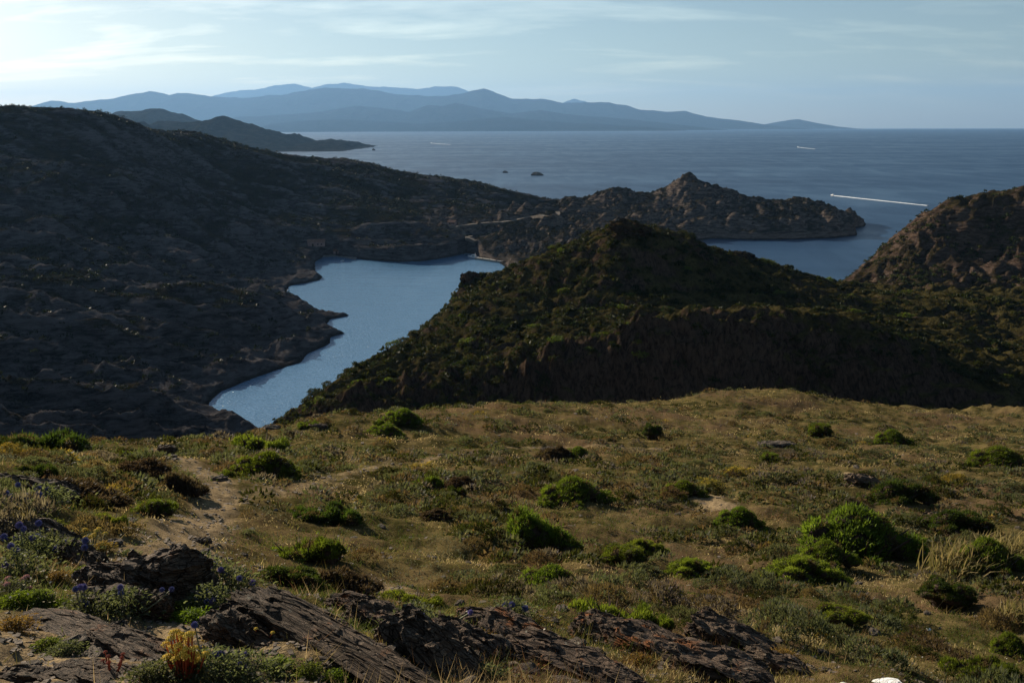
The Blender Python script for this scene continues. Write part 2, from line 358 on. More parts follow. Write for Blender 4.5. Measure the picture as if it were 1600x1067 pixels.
HEAD = [(1310,430,330),(1340,408,342),(1370,385,350),(1400,362,358),(1440,330,370),(1480,311,375),(1520,303,375),(1560,297,378),(1600,290,380),(1700,282,380),(1850,280,380),
 (1400,410,335),(1500,375,345),(1600,355,350),(1450,440,312),(1550,430,312),(1640,420,315),(1800,400,320)]
LEFT = [(-300,160,620),(-150,165,630),(0,168,640),(60,168,650),(130,170,660),(200,183,690),(260,200,740),(310,201,760),(350,212,780),(400,228,800),(440,235,820),(480,240,840),(540,245,850),(590,252,850),(640,265,840),(700,272,830),(745,278,820),(780,290,800),(830,305,780),(858,323,765),
 (-200,230,570),(0,230,590),(100,240,600),(220,250,640),(330,270,690),(430,290,710),(550,290,740),(650,310,740),(750,320,740),
 (60,268,545),(150,276,550),(220,290,560),(290,325,560),(350,360,550),(420,395,540),(480,425,505),(420,330,640),(480,370,590),(560,335,665),(540,365,605),(600,368,592),(660,362,596),(700,372,592),(740,372,625),(640,345,650),
 (-200,320,480),(0,320,490),(100,330,495),(200,370,485),(300,420,465),(380,440,452),(430,452,445),
 (-200,345,450),(0,345,465),(80,360,460),(150,390,450),(230,430,430),(290,455,415),
 (0,420,400),(100,430,395),(200,455,392),(-200,470,330),(0,470,335),(80,468,340),(170,470,350),(300,468,365),(400,470,376),(450,480,385),
 (-200,540,290),(0,530,296),(100,540,292),(200,550,296),(300,560,302),(400,555,322),(480,520,362),
 (-200,590,245),(0,590,247),(80,600,246),(150,605,250),(220,612,256),(300,632,260),
 (0,640,216),(100,640,221),(200,640,235),(300,650,241),(360,657,244),(404,667,247),(0,690,190),(150,695,195),(300,690,215),(380,688,228)]
CENT = [(862,334,715),(800,345,668),(740,350,650),(700,352,650),(900,330,720),(960,330,725),(1000,335,715),(1050,325,725),(800,385,585),(850,375,600),(870,365,615),(775,397,573),(830,357,635),(780,367,612),(900,350,650),(950,345,660),(1000,345,670),
 (880,314,762),(895,305,765),(912,312,766),(925,305,768),(950,292,770),(985,293,772),(1008,303,770),(1030,298,768),(1055,280,768),(1075,267,770),(1095,280,770),(1110,285,770),(1150,297,772),(1172,308,772),(1210,311,775),(1240,306,775),(1265,307,775),(1290,318,780),(1310,328,786),(1330,344,802),
 (1075,310,735),(1075,330,708),(1075,352,692),(1150,330,712),(1150,350,690),(1200,340,698),(1250,330,710),(1250,350,690),(1310,350,706)]
# lower the crests a little: relief and scrub stand on top of them
KNOLL = [(x_, y_ + (9 if k_ < 14 else 8), d_) if k_ < 24 else (x_, y_, d_) for k_, (x_, y_, d_) in enumerate(KNOLL)]
HEAD = [(x_, y_ + (20, 20, 18, 13, 8, 7, 6, 5, 6, 6, 6)[k_], d_) if k_ < 11 else (x_, y_, d_) for k_, (x_, y_, d_) in enumerate(HEAD)]
LEFT = [(x_, y_ + 7, d_) if k_ < 20 else (x_, y_, d_) for k_, (x_, y_, d_) in enumerate(LEFT)]
CENT = [(x_, y_ + 6, d_) if 17 <= k_ < 37 else (x_, y_, d_) for k_, (x_, y_, d_) in enumerate(CENT)]
EDGE = [(x_, y_ + 5, d_) for x_, y_, d_ in EDGE]
CP, CR = [], []
def addp(lst, reg):
    for a in lst: CP.append(P(*[np.array(q, float) for q in a])); CR.append(reg)
def addh(px, z, d, reg): CP.append(np.array([(px - 800) / F * d * 0.985, d, z])); CR.append(reg)
addp(FORE + EDGE, 0)
addp([(x, y + 30, d * 1.1) for x, y, d in EDGE] + [(x, y + 100, d * 1.27) for x, y, d in EDGE], 0)
addp(KNOLL + CLIFF, 1); addp([(x, 655 if x < 1100 else 650, 145 if x < 1400 else 147) for x, y, d in CLIFF], 1)
addp(HEAD, 2); addp(LEFT, 3); addp(CENT, 4)
for x, z, d in [(-250,36,100),(0,34,95),(200,30,100),(400,22,115),(-250,20,150),(0,18,145),(200,14,150),(400,6,185)]: addh(x, z, d, 3 if d > 120 else 0)
for x, z, d in [(500,24,125),(700,30,122),(900,32,122),(1200,34,124),(1600,36,128),(1850,38,128)]: addh(x, z, d, 1)
for x, z, d in [(560,8,235),(650,14,250),(720,14,270),(800,15,275),(900,14,290),(1000,12,300),(1100,12,310),(1200,6,330)]: addh(x, z, d, 1)
for x, z, d in [(1310,8,375),(1340,12,395),(1370,18,405),(1410,24,415),(1500,30,450),(1600,35,470),(1800,40,470),(1400,10,430)]: addh(x, z, d, 2)
for x, z, d in [(-300,88,700),(0,90,705),(100,90,720),(200,80,755),(300,62,830),(-300,60,900),(0,64,850),(200,60,900),(350,35,950),(500,30,950),(620,20,920),(740,12,890),(830,8,850)]: addh(x, z, d, 3)
for x, z, d in [(950,8,830),(1075,12,820),(1200,8,825),(1000,14,620),(900,14,590),(1100,6,640)]: addh(x, z, d, 4)
CP = np.array(CP); CR = np.array(CR)
def lp(x, y): return np.stack([np.arctan2(x, y), 0.5 * np.log(x * x + y * y + 0.05)], -1)
_U = lp(CP[:, 0], CP[:, 1]); _T = (H - CP[:, 2]) / np.hypot(CP[:, 0], CP[:, 1])
def _ker(d2): return 0.5 * d2 * np.log(d2 + 1e-12)
_n = len(_U)
_A = np.zeros((_n + 3, _n + 3)); _A[:_n, :_n] = _ker(((_U[:, None] - _U[None]) ** 2).sum(-1)) + np.eye(_n) * 2e-5
_A[:_n, _n] = 1; _A[:_n, _n + 1:] = _U; _A[_n, :_n] = 1; _A[_n + 1:, :_n] = _U.T
_W = np.linalg.solve(_A, np.concatenate([_T, np.zeros(3)]))
def base_h(x, y):
    x = np.asarray(x, float).ravel(); y = np.asarray(y, float).ravel(); out = np.empty(len(x)); reg = np.empty(len(x), np.int8)
    for i in range(0, len(x), 20000):
        u = lp(x[i:i + 20000], y[i:i + 20000])
        d2 = (u[:, 0:1] - _U[None, :, 0]) ** 2 + (u[:, 1:2] - _U[None, :, 1]) ** 2
        t = _ker(d2) @ _W[:_n] + _W[_n] + u @ _W[_n + 1:]
        out[i:i + 20000] = H - np.exp(u[:, 1]) * t; reg[i:i + 20000] = CR[d2.argmin(1)]
    return out, reg
def height(x, y, want_reg=False):
    """the whole land as one height function"""
    x = np.asarray(x, float); y = np.asarray(y, float); sh = x.shape; x = x.ravel(); y = y.ravel()
    z, reg = base_h(x, y); r = np.hypot(x, y)
    near = 1 - sstep(70, 130, r)
    nf = 0.22 * fbm(x / 6, y / 6, 3, 3) * sstep(6, 20, r) + 0.18 * fbm(x / 2.1, y / 2.1, 5, 4) + 0.055 * fbm(x / 0.6, y / 0.6, 9, 3)
    wx = x + 6 * noise(x / 30, y / 30, 40); wy = y + 6 * noise(x / 30, y / 30, 41)
    a = -0.16; ux = wx * math.cos(a) + wy * math.sin(a); uy = -wx * math.sin(a) + wy * math.cos(a)
    hill = (1 - 0.75 * sstep(560, 690, r)) * (8.5 * (ridged(ux / 130, uy / 46, 21, 2, 0.5) - 0.35) + 4.5 * (ridged(ux / 62, uy / 22, 25, 3, 0.55) - 0.35)) + 0.8 * ridged(wx / 9, wy / 8, 128, 3, 0.6) + 0.25 * fbm(x / 3, y / 3, 27, 2)
    kn = 1.3 * fbm(wx / 18, wy / 18, 31, 3) + 1.0 * (ridged(wx / 8, wy / 6, 33, 4, 0.6) - 0.25) + 0.15 * fbm(x / 1.6, y / 1.6, 36, 2)
    vx = wx * 0.62 + wy * 0.78 + 0.5 * z; vy = -wx * 0.78 + wy * 0.62          # slanting beds
    crag = 1.7 * (ridged(vx / 34, vy / 15, 51, 3, 0.6) - 0.35) + 1.5 * (ridged(vx / 16, vy / 5.5, 55, 4, 0.65) - 0.35) + 0.5 * fbm(x / 2.6, y / 2.6, 58, 2)
    # weights by azimuth / distance
    cen = np.where(reg == 4, 1.0, 0.0)
    hd = sstep(285, 320, r) * sstep(0.3, 0.36, np.arctan2(x, y)) * (1 - sstep(500, 560, r))
    lf = np.where(reg == 3, 1.0, 0.0) * (1 - cen) * (1 - hd)
    far = lf * hill + (1 - lf) * ((1 - cen) * (1 - hd) * kn + np.maximum(cen, 0.8 * hd) * crag + cen * 1.7 * (ridged(vx / 9, vy / 6, 155, 3, 0.6) - 0.3))
    sd = np.maximum(poly_sd(x, y, COVE), poly_sd(x, y, OPEN)); sd = sd + 2.6 * fbm(x / 9, y / 9, 61, 4, 0.6) * sstep(0, 12, np.abs(sd) + 3)
    z = z + near * nf + (1 - near) * far * (0.35 + 0.65 * sstep(1, 25, -sd))
    # cliff face grooves on the knoll's front
    cw = np.exp(-((r - 152 - 8 * np.abs(np.arctan2(x, y))) / 9) ** 2) * (reg == 1)
    z = z + 2.2 * cw * (0.8 * ridged(x / 9 + 0.7 * noise(x / 4, y / 4, 70), y / 14, 71, 4, 0.65) + 0.7 * fbm(x / 5, y / 5, 75, 3))
    dl = np.maximum(-sd, 0)
    land = np.maximum(z, np.where((reg == 4) & (r > 640), np.minimum(dl * (1.3 + 0.9 * noise(x / 12, y / 12, 88)), np.clip(8 + 9 * fbm(x / 22, y / 22, 86, 3), 1.5, 20) + dl * 0.1), np.minimum(dl * 0.8, np.clip(2.2 + 3.2 * fbm(x / 17, y / 17, 83, 2), 0.3, 6) + dl * 0.05)) + 0.8 * sstep(0.5, 4, dl) * ridged(x / 4, y / 4, 81, 3))
    wat = -np.minimum(np.maximum(sd, 0) * 0.8 + 0.3, 12)
    m = sstep(-1.2, 0.8, sd)
    z = np.where(r > 125, land * (1 - m) + wat * m, z)
    z = z.reshape(sh)
    if want_reg: return z, reg.reshape(sh), sd.reshape(sh)
    return z

# ray hits on the land, for placing things where the photograph shows them
def hit(pts, lo=2.0, hi=110.0, n=420):
    d = np.exp(np.linspace(math.log(lo), math.log(hi), n)); out = []
    pts = np.asarray(pts, float); R_ = ray(pts[:, 0], pts[:, 1])
    X = R_[:, None, 0] * d; Y = np.broadcast_to(d, X.shape); Z = H + R_[:, None, 2] * d
    hz = height(X, Y); below = Z < hz
    idx = np.where(below.any(1), below.argmax(1), n - 1)
    for k, i in enumerate(idx):
        if i > 0:
            a = Z[k, i - 1] - hz[k, i - 1]; b_ = Z[k, i] - hz[k, i]; f = a / (a - b_ + 1e-9) if below[k].any() else 1
            dd = d[i - 1] + (d[i] - d[i - 1]) * min(max(f, 0), 1)
        else: dd = d[0]
        x = R_[k, 0] * dd; out.append((x, dd))
    out = np.array(out); z = height(out[:, 0], out[:, 1])
    return np.column_stack([out, z])
def zat(x, y): return float(height(np.array([x]), np.array([y]))[0])

# bare soil: the path and the worn patches, as strokes on the ground (world space)
def stroke(pts, w):
    p = hit(pts)[:, :2]; return p, w
SOIL = [stroke([(40, 712), (150, 712), (240, 705), (290, 722), (330, 745), (352, 770), (335, 800), (290, 835), (268, 860), (255, 900)], 0.7),
        stroke([(350, 765), (430, 770), (520, 745), (600, 725), (700, 712), (800, 700), (930, 695), (1050, 700)], 0.8),
        stroke([(560, 900), (600, 925)], 0.7), stroke([(1100, 775), (1130, 790)], 1.0), stroke([(1320, 740), (1350, 755)], 0.8),
        stroke([(0, 1000), (100, 1010), (220, 1030), (260, 990), (330, 985)], 1.1), stroke([(0, 1060), (150, 1060), (250, 1050)], 1.0)]
def soil_mask(x, y):
    s = np.zeros(np.shape(x))
    for p, w_ in SOIL:
        d = np.full(np.shape(x), 1e9)
        for (x0, y0), (x1, y1) in zip(p[:-1], p[1:]):
            ex, ey = x1 - x0, y1 - y0; t_ = np.clip(((x - x0) * ex + (y - y0) * ey) / (ex * ex + ey * ey + 1e-9), 0, 1)
            d = np.minimum(d, np.hypot(x - x0 - t_ * ex, y - y0 - t_ * ey))
        s = np.maximum(s, (0.72 if len(p) == 8 else 1.0) * np.exp(-(d / w_) ** 2))
    return s

# ------------------------------------------------------------------ terrain mesh (adaptive polar grid, split into the pieces of land)
az = np.concatenate([np.linspace(-75, -36, 26)[:-1], np.linspace(-36, 36, 560), np.linspace(36, 75, 26)[1:]]) * math.pi / 180
def seg(a, b, n): return np.exp(np.linspace(math.log(a), math.log(b), n, endpoint=False))
rr = np.concatenate([seg(0.8, 3, 20), seg(3, 20, 165), seg(20, 98, 160), seg(98, 136, 22), seg(136, 172, 90), seg(172, 300, 140), seg(300, 480, 120), seg(480, 620, 60), seg(620, 870, 140), seg(870, 1350, 26), [1350.0]])
AZ, RR = np.meshgrid(az, rr); X = RR * np.sin(AZ); Y = RR * np.cos(AZ)
Z, REG, SDM = height(X, Y, True)
V = np.stack([X, Y, Z], -1).reshape(-1, 3); nc = len(az); nr = len(rr)
ii = (np.arange(nr - 1)[:, None] * nc + np.arange(nc - 1)[None]).ravel()
Q = np.stack([ii, ii + 1, ii + nc + 1, ii + nc], -1)
keep = V[Q, 2].max(1) > -2.5; Q = Q[keep]
qreg = REG.ravel()[Q[:, 0]]
soil = soil_mask(V[:, 0], V[:, 1]) * (np.hypot(V[:, 0], V[:, 1]) < 100)
def sunlit_crest_mask(x, y):
    """pale rock along the spur crests, painted in for sunlit ridge lines"""
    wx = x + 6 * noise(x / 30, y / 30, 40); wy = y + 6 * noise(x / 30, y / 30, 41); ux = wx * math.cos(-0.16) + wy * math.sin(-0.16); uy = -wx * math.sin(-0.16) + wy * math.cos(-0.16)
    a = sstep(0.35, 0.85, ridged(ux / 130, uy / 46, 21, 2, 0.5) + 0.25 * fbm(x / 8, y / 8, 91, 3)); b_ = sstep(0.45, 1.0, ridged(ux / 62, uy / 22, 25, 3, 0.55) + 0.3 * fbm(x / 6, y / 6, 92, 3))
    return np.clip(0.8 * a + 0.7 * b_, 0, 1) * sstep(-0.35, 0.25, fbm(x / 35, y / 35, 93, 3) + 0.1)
_rg = REG.ravel(); _mk = np.isin(_rg, (1, 3)); soil[_mk] = sunlit_crest_mask(V[_mk, 0], V[_mk, 1]) * np.where(_rg[_mk] == 1, 0.4, 1.0)  # hill and knoll crests painted paler, as if catching the sun
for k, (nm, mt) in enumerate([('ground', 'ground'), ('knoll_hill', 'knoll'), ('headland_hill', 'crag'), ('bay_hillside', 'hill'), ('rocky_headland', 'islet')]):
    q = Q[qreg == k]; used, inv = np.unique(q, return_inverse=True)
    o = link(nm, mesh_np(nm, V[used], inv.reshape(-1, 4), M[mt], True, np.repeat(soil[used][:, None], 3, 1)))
    tag(o, kind='structure')

# sea: one curved sheet out past the horizon
ra = np.concatenate([[60], np.exp(np.linspace(math.log(90), math.log(37000), 90))]); aa = np.linspace(0, 2 * math.pi, 145)[:-1]
RA, AA = np.meshgrid(ra, aa, indexing='ij')
SV = np.stack([RA * np.sin(AA), RA * np.cos(AA), -RA ** 2 / (2 * RE)], -1).reshape(-1, 3); na = len(aa)
jj = np.arange(na); SQ = np.concatenate([np.stack([i * na + jj, i * na + (jj + 1) % na, (i + 1) * na + (jj + 1) % na, (i + 1) * na + jj], -1) for i in range(len(ra) - 1)])
tag(link('sea', mesh_np('sea', SV, SQ, M['water'])), kind='structure')

# ------------------------------------------------------------------ far headlands and mountains
def ridge(name, sky_pts, d, depth, mat, rough, seed, n=260, m=18, base=None):
    xs = np.linspace(sky_pts[0][0], sky_pts[-1][0], n); ys = np.interp(xs, [p[0] for p in sky_pts], [p[1] for p in sky_pts])
    top = P(xs, ys, np.full(n, d)); t = np.linspace(-1, 1, m)          # -1 front foot, 0 crest, 1 back foot
    TX = np.repeat(top[None], m, 0).copy(); fr = d / top[:, 1]
    prof = np.where(t < 0, (1 + t) ** 0.85, (1 - t) ** 0.9)
    dropz = -(d ** 2) / (2 * RE) - 0.02 * rough
    hgt = top[:, 2] - dropz
    off = t * depth
    TX[:, :, 1] = d + off[:, None]; TX[:, :, 0] = top[None, :, 0] * (1 + 0.0 * off[:, None])
    nz = ridged(TX[:, :, 0] / depth * 1.6, TX[:, :, 1] / depth * 0.9, seed, 4)
    mask = (prof * (1 - np.abs(prof - 0.0) ** 6))[:, None]
    TX[:, :, 2] = dropz + hgt[None] * prof[:, None] * (1 + 0.30 * nz * (1 - prof[:, None] ** 2))
    TX[:, :, 2] += rough * 0.12 * fbm(TX[:, :, 0] / depth * 9, TX[:, :, 1] / depth * 9, seed + 9, 3) * prof[:, None]
    TX[0, :, 2] = TX[-1, :, 2] = dropz - 3
    i0 = (np.arange(m - 1)[:, None] * n + np.arange(n - 1)[None]).ravel()
    me = mesh_np(name, TX.reshape(-1, 3), np.stack([i0, i0 + 1, i0 + n + 1, i0 + n], -1), mat)
    return tag(link(name, me), kind='structure')
ridge('mountain_range', [(300,196),(330,150),(352,143),(400,138),(430,133),(462,128),(490,136),(512,130),(540,126),(580,131),(605,134),(650,136),(680,131),(715,134),(732,141),(800,165),(860,170),(882,158),(897,153),(915,158),(960,196)], 34000, 3500, M['mount'], 120, 101)
ridge('mountain_range', [(40,170),(62,163),(85,156),(110,159),(150,154),(182,153),(215,145),(240,140),(265,146),(282,142),(320,148),(360,150),(400,150),(440,147),(470,141),(500,137),(530,134),(570,137),(620,145),(670,149),(700,149),(730,142),(755,137),(780,145),(800,152),(850,154),(880,160),(950,158),(975,163),(1000,171),(1040,174),(1070,173),(1100,182),(1150,188),(1190,194),(1230,202)], 22500, 3000, M['mount'], 100, 111, 420)
ridge('foothill_range', [(330,196),(372,182),(420,180),(480,176),(520,171),(560,163),(600,168),(640,174),(668,162),(690,165),(712,160),(750,168),(800,177),(846,171),(880,178),(940,182),(1000,188),(1080,197),(1120,203)], 17800, 1800, M['mount'], 60, 121, 320)
ridge('foothill_range', [(400,203),(425,193),(480,188),(540,186),(600,190),(660,193),(720,189),(790,182),(830,186),(880,191),(960,195),(1060,203)], 15200, 1000, M['mount'], 40, 131, 300)
ridge('cape_hill', [(1150,205),(1190,196),(1218,190),(1246,186),(1268,191),(1300,197),(1330,203)], 24000, 1500, M['mount'], 30, 141, 120)
ridge('far_headland_hill', [(-300,160),(-60,162),(0,164),(40,165),(80,169),(130,176),(220,190)], 3100, 500, M['far'], 54, 151, 160)
ridge('far_headland_hill', [(120,190),(165,179),(200,172),(240,168),(262,171),(285,178),(310,188),(345,204)], 5200, 700, M['far'], 75, 161, 160)
ridge('far_headland_hill', [(200,205),(245,191),(262,188),(290,190),(318,188),(335,184),(350,181),(366,187),(390,193),(412,201),(440,208),(452,212),(458,208),(470,214),(488,222),(500,219),(512,217),(530,218),(548,222),(562,229),(575,234),(580,238)], 3500, 480, M['far'], 60, 171, 300, 26)
ridge('far_headland_hill', [(470,243),(495,237),(520,235),(545,236),(560,239),(572,244)], 3150, 120, M['far'], 30, 181, 100)
for px, py, wpx, hpx, lab in [(840, 274, 20, 5, 'larger low dark rock awash in the open sea right of the other'), (790, 270, 9, 3, 'smaller dark rock awash in the sea left of the larger one'), (584, 235, 6, 3, 'tiny dark rock off the tip of the far headland')]:
    c = SEA(np.array(px), np.array(py)); k = c[1] / F; mb = MB(); n = 12; rings = []
    for t, zz_ in ((1.0, -1.0), (0.95, 0.25), (0.6, 0.75), (0.25, 1.0)):
        rings.append([(wpx * k / 2 * t * math.cos(2 * math.pi * j / n) * (1 + 0.25 * math.sin(5 * j + px)) - (1 - t) * wpx * k * 0.16, wpx * k * 0.5 * t * math.sin(2 * math.pi * j / n), zz_ * hpx * k * (1 + 0.2 * math.sin(3.1 * j))) for j in range(n)])
    mb.loft(rings); o = mb.build('sea_rock', M['islet'], loc=(c[0], c[1], -c[1] ** 2 / 2 / RE)); tag(o, lab, 'rock', 'rocks awash in the open sea')

# ------------------------------------------------------------------ haze: one box of even air round everything
m, t, out = newmat('pale_air'); vol = t.nodes.new('ShaderNodeVolumePrincipled')
vol.inputs['Color'].default_value = (0.24, 0.46, 0.82, 1); vol.inputs['Density'].default_value = 3.2e-5; vol.inputs['Anisotropy'].default_value = 0.25
t.links.new(vol.outputs[0], out.inputs['Volume'])
mb = MB(); mb.box((0, 0, 750), (90000, 90000, 1900)); tag(mb.build('haze', m), kind='stuff')

# ------------------------------------------------------------------ plants: leaf meshes built from many small blades
def blades(p, d, length, width, col, bend=0.0, two=False):
    """triangles (or bent two-piece blades) rooted at p pointing along d"""
    n = len(p); d = d / (np.linalg.norm(d, axis=1, keepdims=True) + 1e-9)
    side = np.cross(d, rng.normal(size=(n, 3))); side /= np.linalg.norm(side, axis=1, keepdims=True) + 1e-9
    L = np.asarray(length).reshape(-1, 1); W = np.asarray(width).reshape(-1, 1)
    if not two:
        v = np.stack([p - side * W / 2, p + side * W / 2, p + d * L], 1).reshape(-1, 3)
        f = np.arange(3 * n).reshape(-1, 3); return v, f, np.repeat(col, 3, 0)
    up = np.array([0, 0, 1.0]); mid = p + d * L * 0.55; tip = mid + (d - up * bend) * L * 0.5
    v = np.stack([p - side * W / 2, p + side * W / 2, mid + side * W * 0.4, mid - side * W * 0.4, tip], 1).reshape(-1, 3)
    b = np.arange(n)[:, None] * 5
    f = np.concatenate([b + [0, 1, 2], b + [0, 2, 3], b + [3, 2, 4]]); return v, f, np.repeat(col, 5, 0)
def lumps_for(kind, r):
    L = []
    if kind == 'mound':
        L.append((-0.05, 0, 0.0, 0.3, 0.26, 0.25))
        for k in range(17): a = r.uniform(0, 6.28); q = r.uniform(0.1, 0.4); L.append((q * math.cos(a), q * math.sin(a) * 0.8, max(0, 0.25 - 0.6 * q + r.uniform(-0.04, 0.07)), r.uniform(0.08, 0.17), r.uniform(0.08, 0.17), r.uniform(0.05, 0.13)))
        for k in range(9): a = r.uniform(0, 6.28); q = r.uniform(0.4, 0.56); L.append((q * math.cos(a), q * math.sin(a) * 0.8, 0.0, r.uniform(0.07, 0.15), r.uniform(0.06, 0.12), r.uniform(0.05, 0.1)))
    elif kind == 'swept':          # high on the left, combed down to the right by the wind
        for k in range(13):
            x = -0.36 + 0.78 * k / 12 + r.uniform(-.05, .05); h = 0.34 * (1 - 0.75 * k / 12); L.append((x, r.uniform(-.18, .18), h * 0.4, r.uniform(.13, .2), r.uniform(.13, .2), h * 0.62 + 0.05))
    elif kind == 'mat':
        for k in range(14): L.append((r.uniform(-.42, .42), r.uniform(-.26, .26), 0.0, r.uniform(.1, .2), r.uniform(.1, .18), r.uniform(.07, .16)))
    else:                            # round
        L.append((0, 0, 0.16, 0.3, 0.28, 0.28))
        for k in range(17): a = r.uniform(0, 6.28); q = r.uniform(0.12, 0.36); L.append((q * math.cos(a), q * math.sin(a), r.uniform(0.05, 0.5 - 0.9 * max(0, q - 0.12)), r.uniform(0.09, 0.18), r.uniform(0.09, 0.18), r.uniform(0.08, 0.15)))
    return L
def bush_mesh(name, kind, n, col_a, col_b, blade, mat, seed, upness=0.6):
    r = random.Random(seed); L = lumps_for(kind, r); A = np.array(L)
    wgt = A[:, 3] * A[:, 5]; which = rng.choice(len(L), n, p=wgt / wgt.sum())
    d = rng.normal(size=(n, 3)); d[:, 2] = np.where(rng.uniform(size=n) < 0.8, np.abs(d[:, 2]), d[:, 2]); d /= np.linalg.norm(d, axis=1, keepdims=True)
    rad = rng.uniform(0.6, 1.0, (n, 1)) ** 0.5 * np.where(rng.uniform(size=(n, 1)) < 0.12, rng.uniform(1.05, 1.4, (n, 1)), 1.0)
    p = A[which, :3] + d * A[which, 3:6] * rad; p[:, 2] = np.maximum(p[:, 2], 0.0)
    ins = np.zeros(n, int)
    for l in A: ins += ((((p - l[:3]) / l[3:6]) ** 2).sum(1) < 0.62).astype(int)
    gap = noise(p[:, 0] * 8 + seed, p[:, 1] * 8 + p[:, 2] * 9, seed + 50) > -0.32
    ins = ins + ~gap; p = p[ins == 0]; d = d[ins == 0]; k = len(p)
    dirn = d + np.array([0.25, 0, upness]) + rng.normal(size=(k, 3)) * 0.5
    mixv = np.clip(0.5 + 0.9 * noise(p[:, 0] * 7, p[:, 1] * 7 + p[:, 2] * 5, seed) + rng.normal(size=k) * 0.2, 0, 1)[:, None]
    c = np.array(col_a) * (1 - mixv) + np.array(col_b) * mixv; c = c * rng.uniform(0.7, 1.3, (k, 1)); dead = noise(p[:, 0] * 6 + 40, p[:, 1] * 6 + 5 * p[:, 2], seed + 90) + rng.normal(size=k) * 0.15 > 0.42
    c = np.where(dead[:, None], np.array([0.075, 0.055, 0.032]) * rng.uniform(0.6, 1.3, (k, 1)), c)
    v, f, cc = blades(p, dirn, rng.uniform(0.6, 1.4, k) * blade, rng.uniform(0.6, 1.2, k) * blade * 0.42, c)
    return mesh_np(name, v, f, mat, False, cc)
def core_mesh(name, kind, seed, sc=0.74):
    r = random.Random(seed); mb = MB()
    for (x, y, z, a, b_, c_) in lumps_for(kind, r):
        rings = []
        for q in (-0.8, -0.4, 0.05, 0.35, 0.65, 0.9):
            zq = z + c_ * sc * math.sin(q * math.pi / 2); cr_ = math.cos(q * math.pi / 2)
            rings.append([(x + a * sc * cr_ * math.cos(2 * math.pi * j / 8), y + b_ * sc * cr_ * math.sin(2 * math.pi * j / 8), zq) for j in range(8)])
        mb.loft(rings)
    for k in range(14):              # a few real stems poking through
        a = r.uniform(0, 6.28); q = r.uniform(0.25, 0.44); mb.tube([(0.05 * math.cos(a), 0.05 * math.sin(a), -0.05), (q * .6 * math.cos(a), q * .6 * math.sin(a), .06), (q * math.cos(a), q * .8 * math.sin(a), .1 + r.uniform(0, .12))], [0.02, 0.013, 0.004], 4)
    return mb.mesh(name, M['twig'], True)
DARK2 = ((0.022, 0.034, 0.009), (0.045, 0.066, 0.013)); GREEN = ((0.034, 0.05, 0.009), (0.11, 0.145, 0.02)); DARK = ((0.013, 0.02, 0.006), (0.027, 0.038, 0.009)); BRIGHT = ((0.055, 0.08, 0.012), (0.17, 0.21, 0.03))
TWIG = ((0.03, 0.02, 0.017), (0.062, 0.043, 0.036)); OLIVE = ((0.016, 0.02, 0.006), (0.036, 0.039, 0.011))
BUSH = {}
TONE = {'green': GREEN, 'dark': DARK2, 'bright': BRIGHT, 'twig': TWIG}
def bush_pair(kind, cn):
    if (kind, cn) not in BUSH:
        sd_ = 11 + len(BUSH)
        BUSH[kind, cn] = (bush_mesh('foliage_' + kind + '_' + cn, kind, 24000 if cn != 'twig' else 9000, *TONE[cn], 0.032 if cn != 'twig' else 0.06, M['leaf'], sd_), core_mesh('branches_' + kind, kind, sd_))
    return BUSH[kind, cn]
